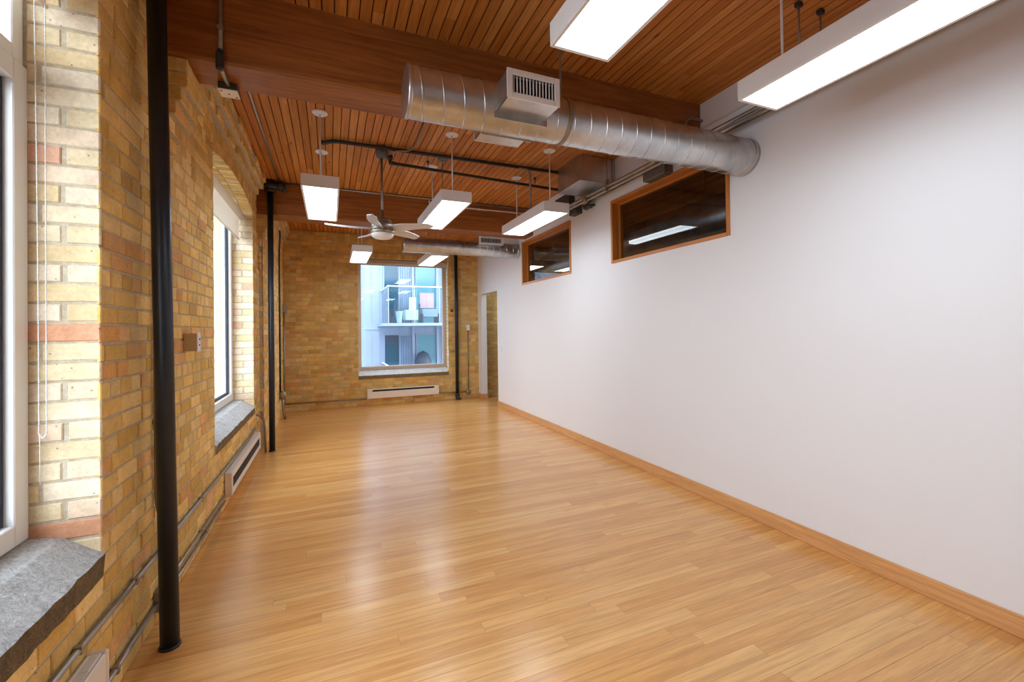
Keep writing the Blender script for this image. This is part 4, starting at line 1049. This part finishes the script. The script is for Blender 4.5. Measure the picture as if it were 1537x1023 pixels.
# furniture on the balcony
BZ = 1.728
def tagbox(name, label, cat, loc, parts, group=None):
    t_ = thing(name, label, cat, loc, group)
    for (pn, mat, boxes) in parts:
        m = MB()
        for (a, b) in boxes: m.rbox(a, b, .006)
        m.build(pn, M[mat], t_)
tagbox('lounge_chair', 'pink-backed lounge chair on the balcony across the lane', 'chair', (3.0, 14.0, BZ),
       [('backrest', 'pink', [((2.72, 14.25, BZ + .45), (3.18, 14.33, BZ + 1.0))]), ('seat', 'facade', [((2.70, 13.75, BZ + .2), (3.22, 14.33, BZ + .45))]), ('frame', 'slate', [((2.68, 14.2, BZ + .42), (3.24, 14.26, BZ + .5)), ((2.68, 13.72, BZ), (2.73, 14.35, BZ + .3)), ((3.19, 13.72, BZ), (3.24, 14.35, BZ + .3))])])
tagbox('lounge_chair', 'pale woven armchair on the balcony across the lane', 'chair', (2.35, 14.0, BZ),
       [('seat', 'cane', [((2.18, 13.8, BZ + .1), (2.58, 14.3, BZ + .42))]), ('backrest', 'cane', [((2.36, 14.22, BZ + .42), (2.58, 14.3, BZ + .85))])])
tagbox('planter', 'narrow dark planter on the balcony beside the pink chair', 'planter', (2.64, 13.9, BZ), [('pot', 'slate', [((2.60, 13.8, BZ), (2.65, 13.9, BZ + .62))])])
t = thing('side_table', 'tapered pale stool on the balcony behind the glass rail', 'table', (2.0, 13.9, BZ))
m = MB(); m.lathe((2.0, 13.9, BZ), [(.07, 0), (.08, .05), (.12, .36), (.13, .38), (0, .38)], 20); m.build('stool_body', M['cane'], t)
t = thing('lounge_chair', 'dark round-backed chair behind the lower floor glass across the lane', 'chair', (2.86, 14.55, -.512))
m = MB(); m.lathe((2.86, 14.55, -.5), [(.25, 0), (.30, .35), (.31, .7), (.27, 1.0), (.18, 1.22), (0, 1.32)], 24); m.build('chair_shell', M['slate'], t)
m = MB(); m.rbox((2.6, 14.15, -.2), (3.0, 14.3, .05), .02); m.build('cushion', M['curtain'], t)
t = thing('tower_block', 'pale tower block far behind the apartment building', 'building', (0, 30, -11))
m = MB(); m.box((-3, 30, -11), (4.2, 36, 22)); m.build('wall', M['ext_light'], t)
for i in range(7):
    for xx in (-2.0, -.2, 1.75, 2.9):
        m = MB(); m.box((xx, 29.97, -8 + i * 3.2), (xx + .5, 29.99, -6.4 + i * 3.2)); m.build('window', M['teal'], t)
t = thing('office_building', 'pale office facade across the lane beyond the brick wall windows', 'building', (-6, 15, -11))
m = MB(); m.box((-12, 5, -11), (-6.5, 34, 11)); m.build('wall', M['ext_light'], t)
for i in range(9):
    for zz in (-4.5, -1.2, 2.1, 5.4):
        m = MB(); m.box((-6.5, 6.5 + i * 3, zz), (-6.47, 8.3 + i * 3, zz + 1.9)); m.build('window', M['tealpale'], t)

# ------------------------------------------------------------------ light: overcast sky through the windows, the lamps
w = bpy.data.worlds.new('overcast_sky'); sc.world = w; w.use_nodes = True; nt = w.node_tree; nt.nodes.clear()
out = N(nt, 'ShaderNodeOutputWorld'); bg = N(nt, 'ShaderNodeBackground'); tc = N(nt, 'ShaderNodeTexCoord'); sp = N(nt, 'ShaderNodeSeparateXYZ')
L(nt, tc.outputs['Generated'], sp.inputs[0]); L(nt, ramp(nt, sp.outputs['Z'], [(0.0, (.84, .92, 1.0)), (.6, (.80, .89, 1.0))]), bg.inputs[0])
SKY = 7.6
bg.inputs[1].default_value = SKY; L(nt, bg.outputs[0], out.inputs[0])
def portal(loc, rot, sx, sy):
    l = bpy.data.lights.new('window_portal', 'AREA'); l.shape = 'RECTANGLE'; l.size = sx; l.size_y = sy; l.cycles.is_portal = True
    o = bpy.data.objects.new('window_portal', l); COL.objects.link(o); o.location = loc; o.rotation_euler = rot
portal((-1.32, (W1[0] + W1[1]) / 2, 1.9), (0, -PI / 2, 0), 2.4, W1[1] - W1[0]); portal((-1.32, (W2[0] + W2[1]) / 2, 1.9), (0, -PI / 2, 0), 2.4, W2[1] - W2[0])
portal(((B0 + B1) / 2, YB + .46, 1.85), (-PI / 2, 0, 0), B1 - B0, 2.3)

# ------------------------------------------------------------------ camera
F_, YAW, PIT, ROL, CYP, H = 650.22, math.radians(22.7626), math.radians(.5186), math.radians(-.76114), 487.76, 1.5
cy, sy = math.cos(YAW), math.sin(YAW)
f = Vector((sy, cy, 0)); r = Vector((cy, -sy, 0)); up = Vector((0, 0, 1))
f2 = f * math.cos(PIT) + up * math.sin(PIT); u2 = up * math.cos(PIT) - f * math.sin(PIT)
r3 = r * math.cos(ROL) + u2 * math.sin(ROL); u3 = u2 * math.cos(ROL) - r * math.sin(ROL)
cam = bpy.data.cameras.new('camera'); co = bpy.data.objects.new('camera', cam); COL.objects.link(co)
cam.sensor_fit = 'HORIZONTAL'; cam.sensor_width = 36; cam.lens = F_ / 1537 * 36
cam.shift_y = -(511.5 - CYP) / 1537; cam.clip_start = .02; cam.clip_end = 300
co.matrix_world = Matrix(((r3.x, u3.x, -f2.x, 0), (r3.y, u3.y, -f2.y, 0), (r3.z, u3.z, -f2.z, H), (0, 0, 0, 1)))
sc.camera = co
sc.view_settings.view_transform = 'Standard'; sc.view_settings.look = 'None'; sc.view_settings.gamma = 1; sc.view_settings.use_curve_mapping = False
sc.view_settings.exposure = 0.3
sc.cycles.max_bounces = 10; sc.cycles.diffuse_bounces = 6; sc.cycles.glossy_bounces = 5; sc.cycles.transparent_max_bounces = 12
sc.cycles.sample_clamp_indirect = 6; sc.cycles.caustics_reflective = False; sc.cycles.caustics_refractive = False
sc.cycles.use_denoising = True
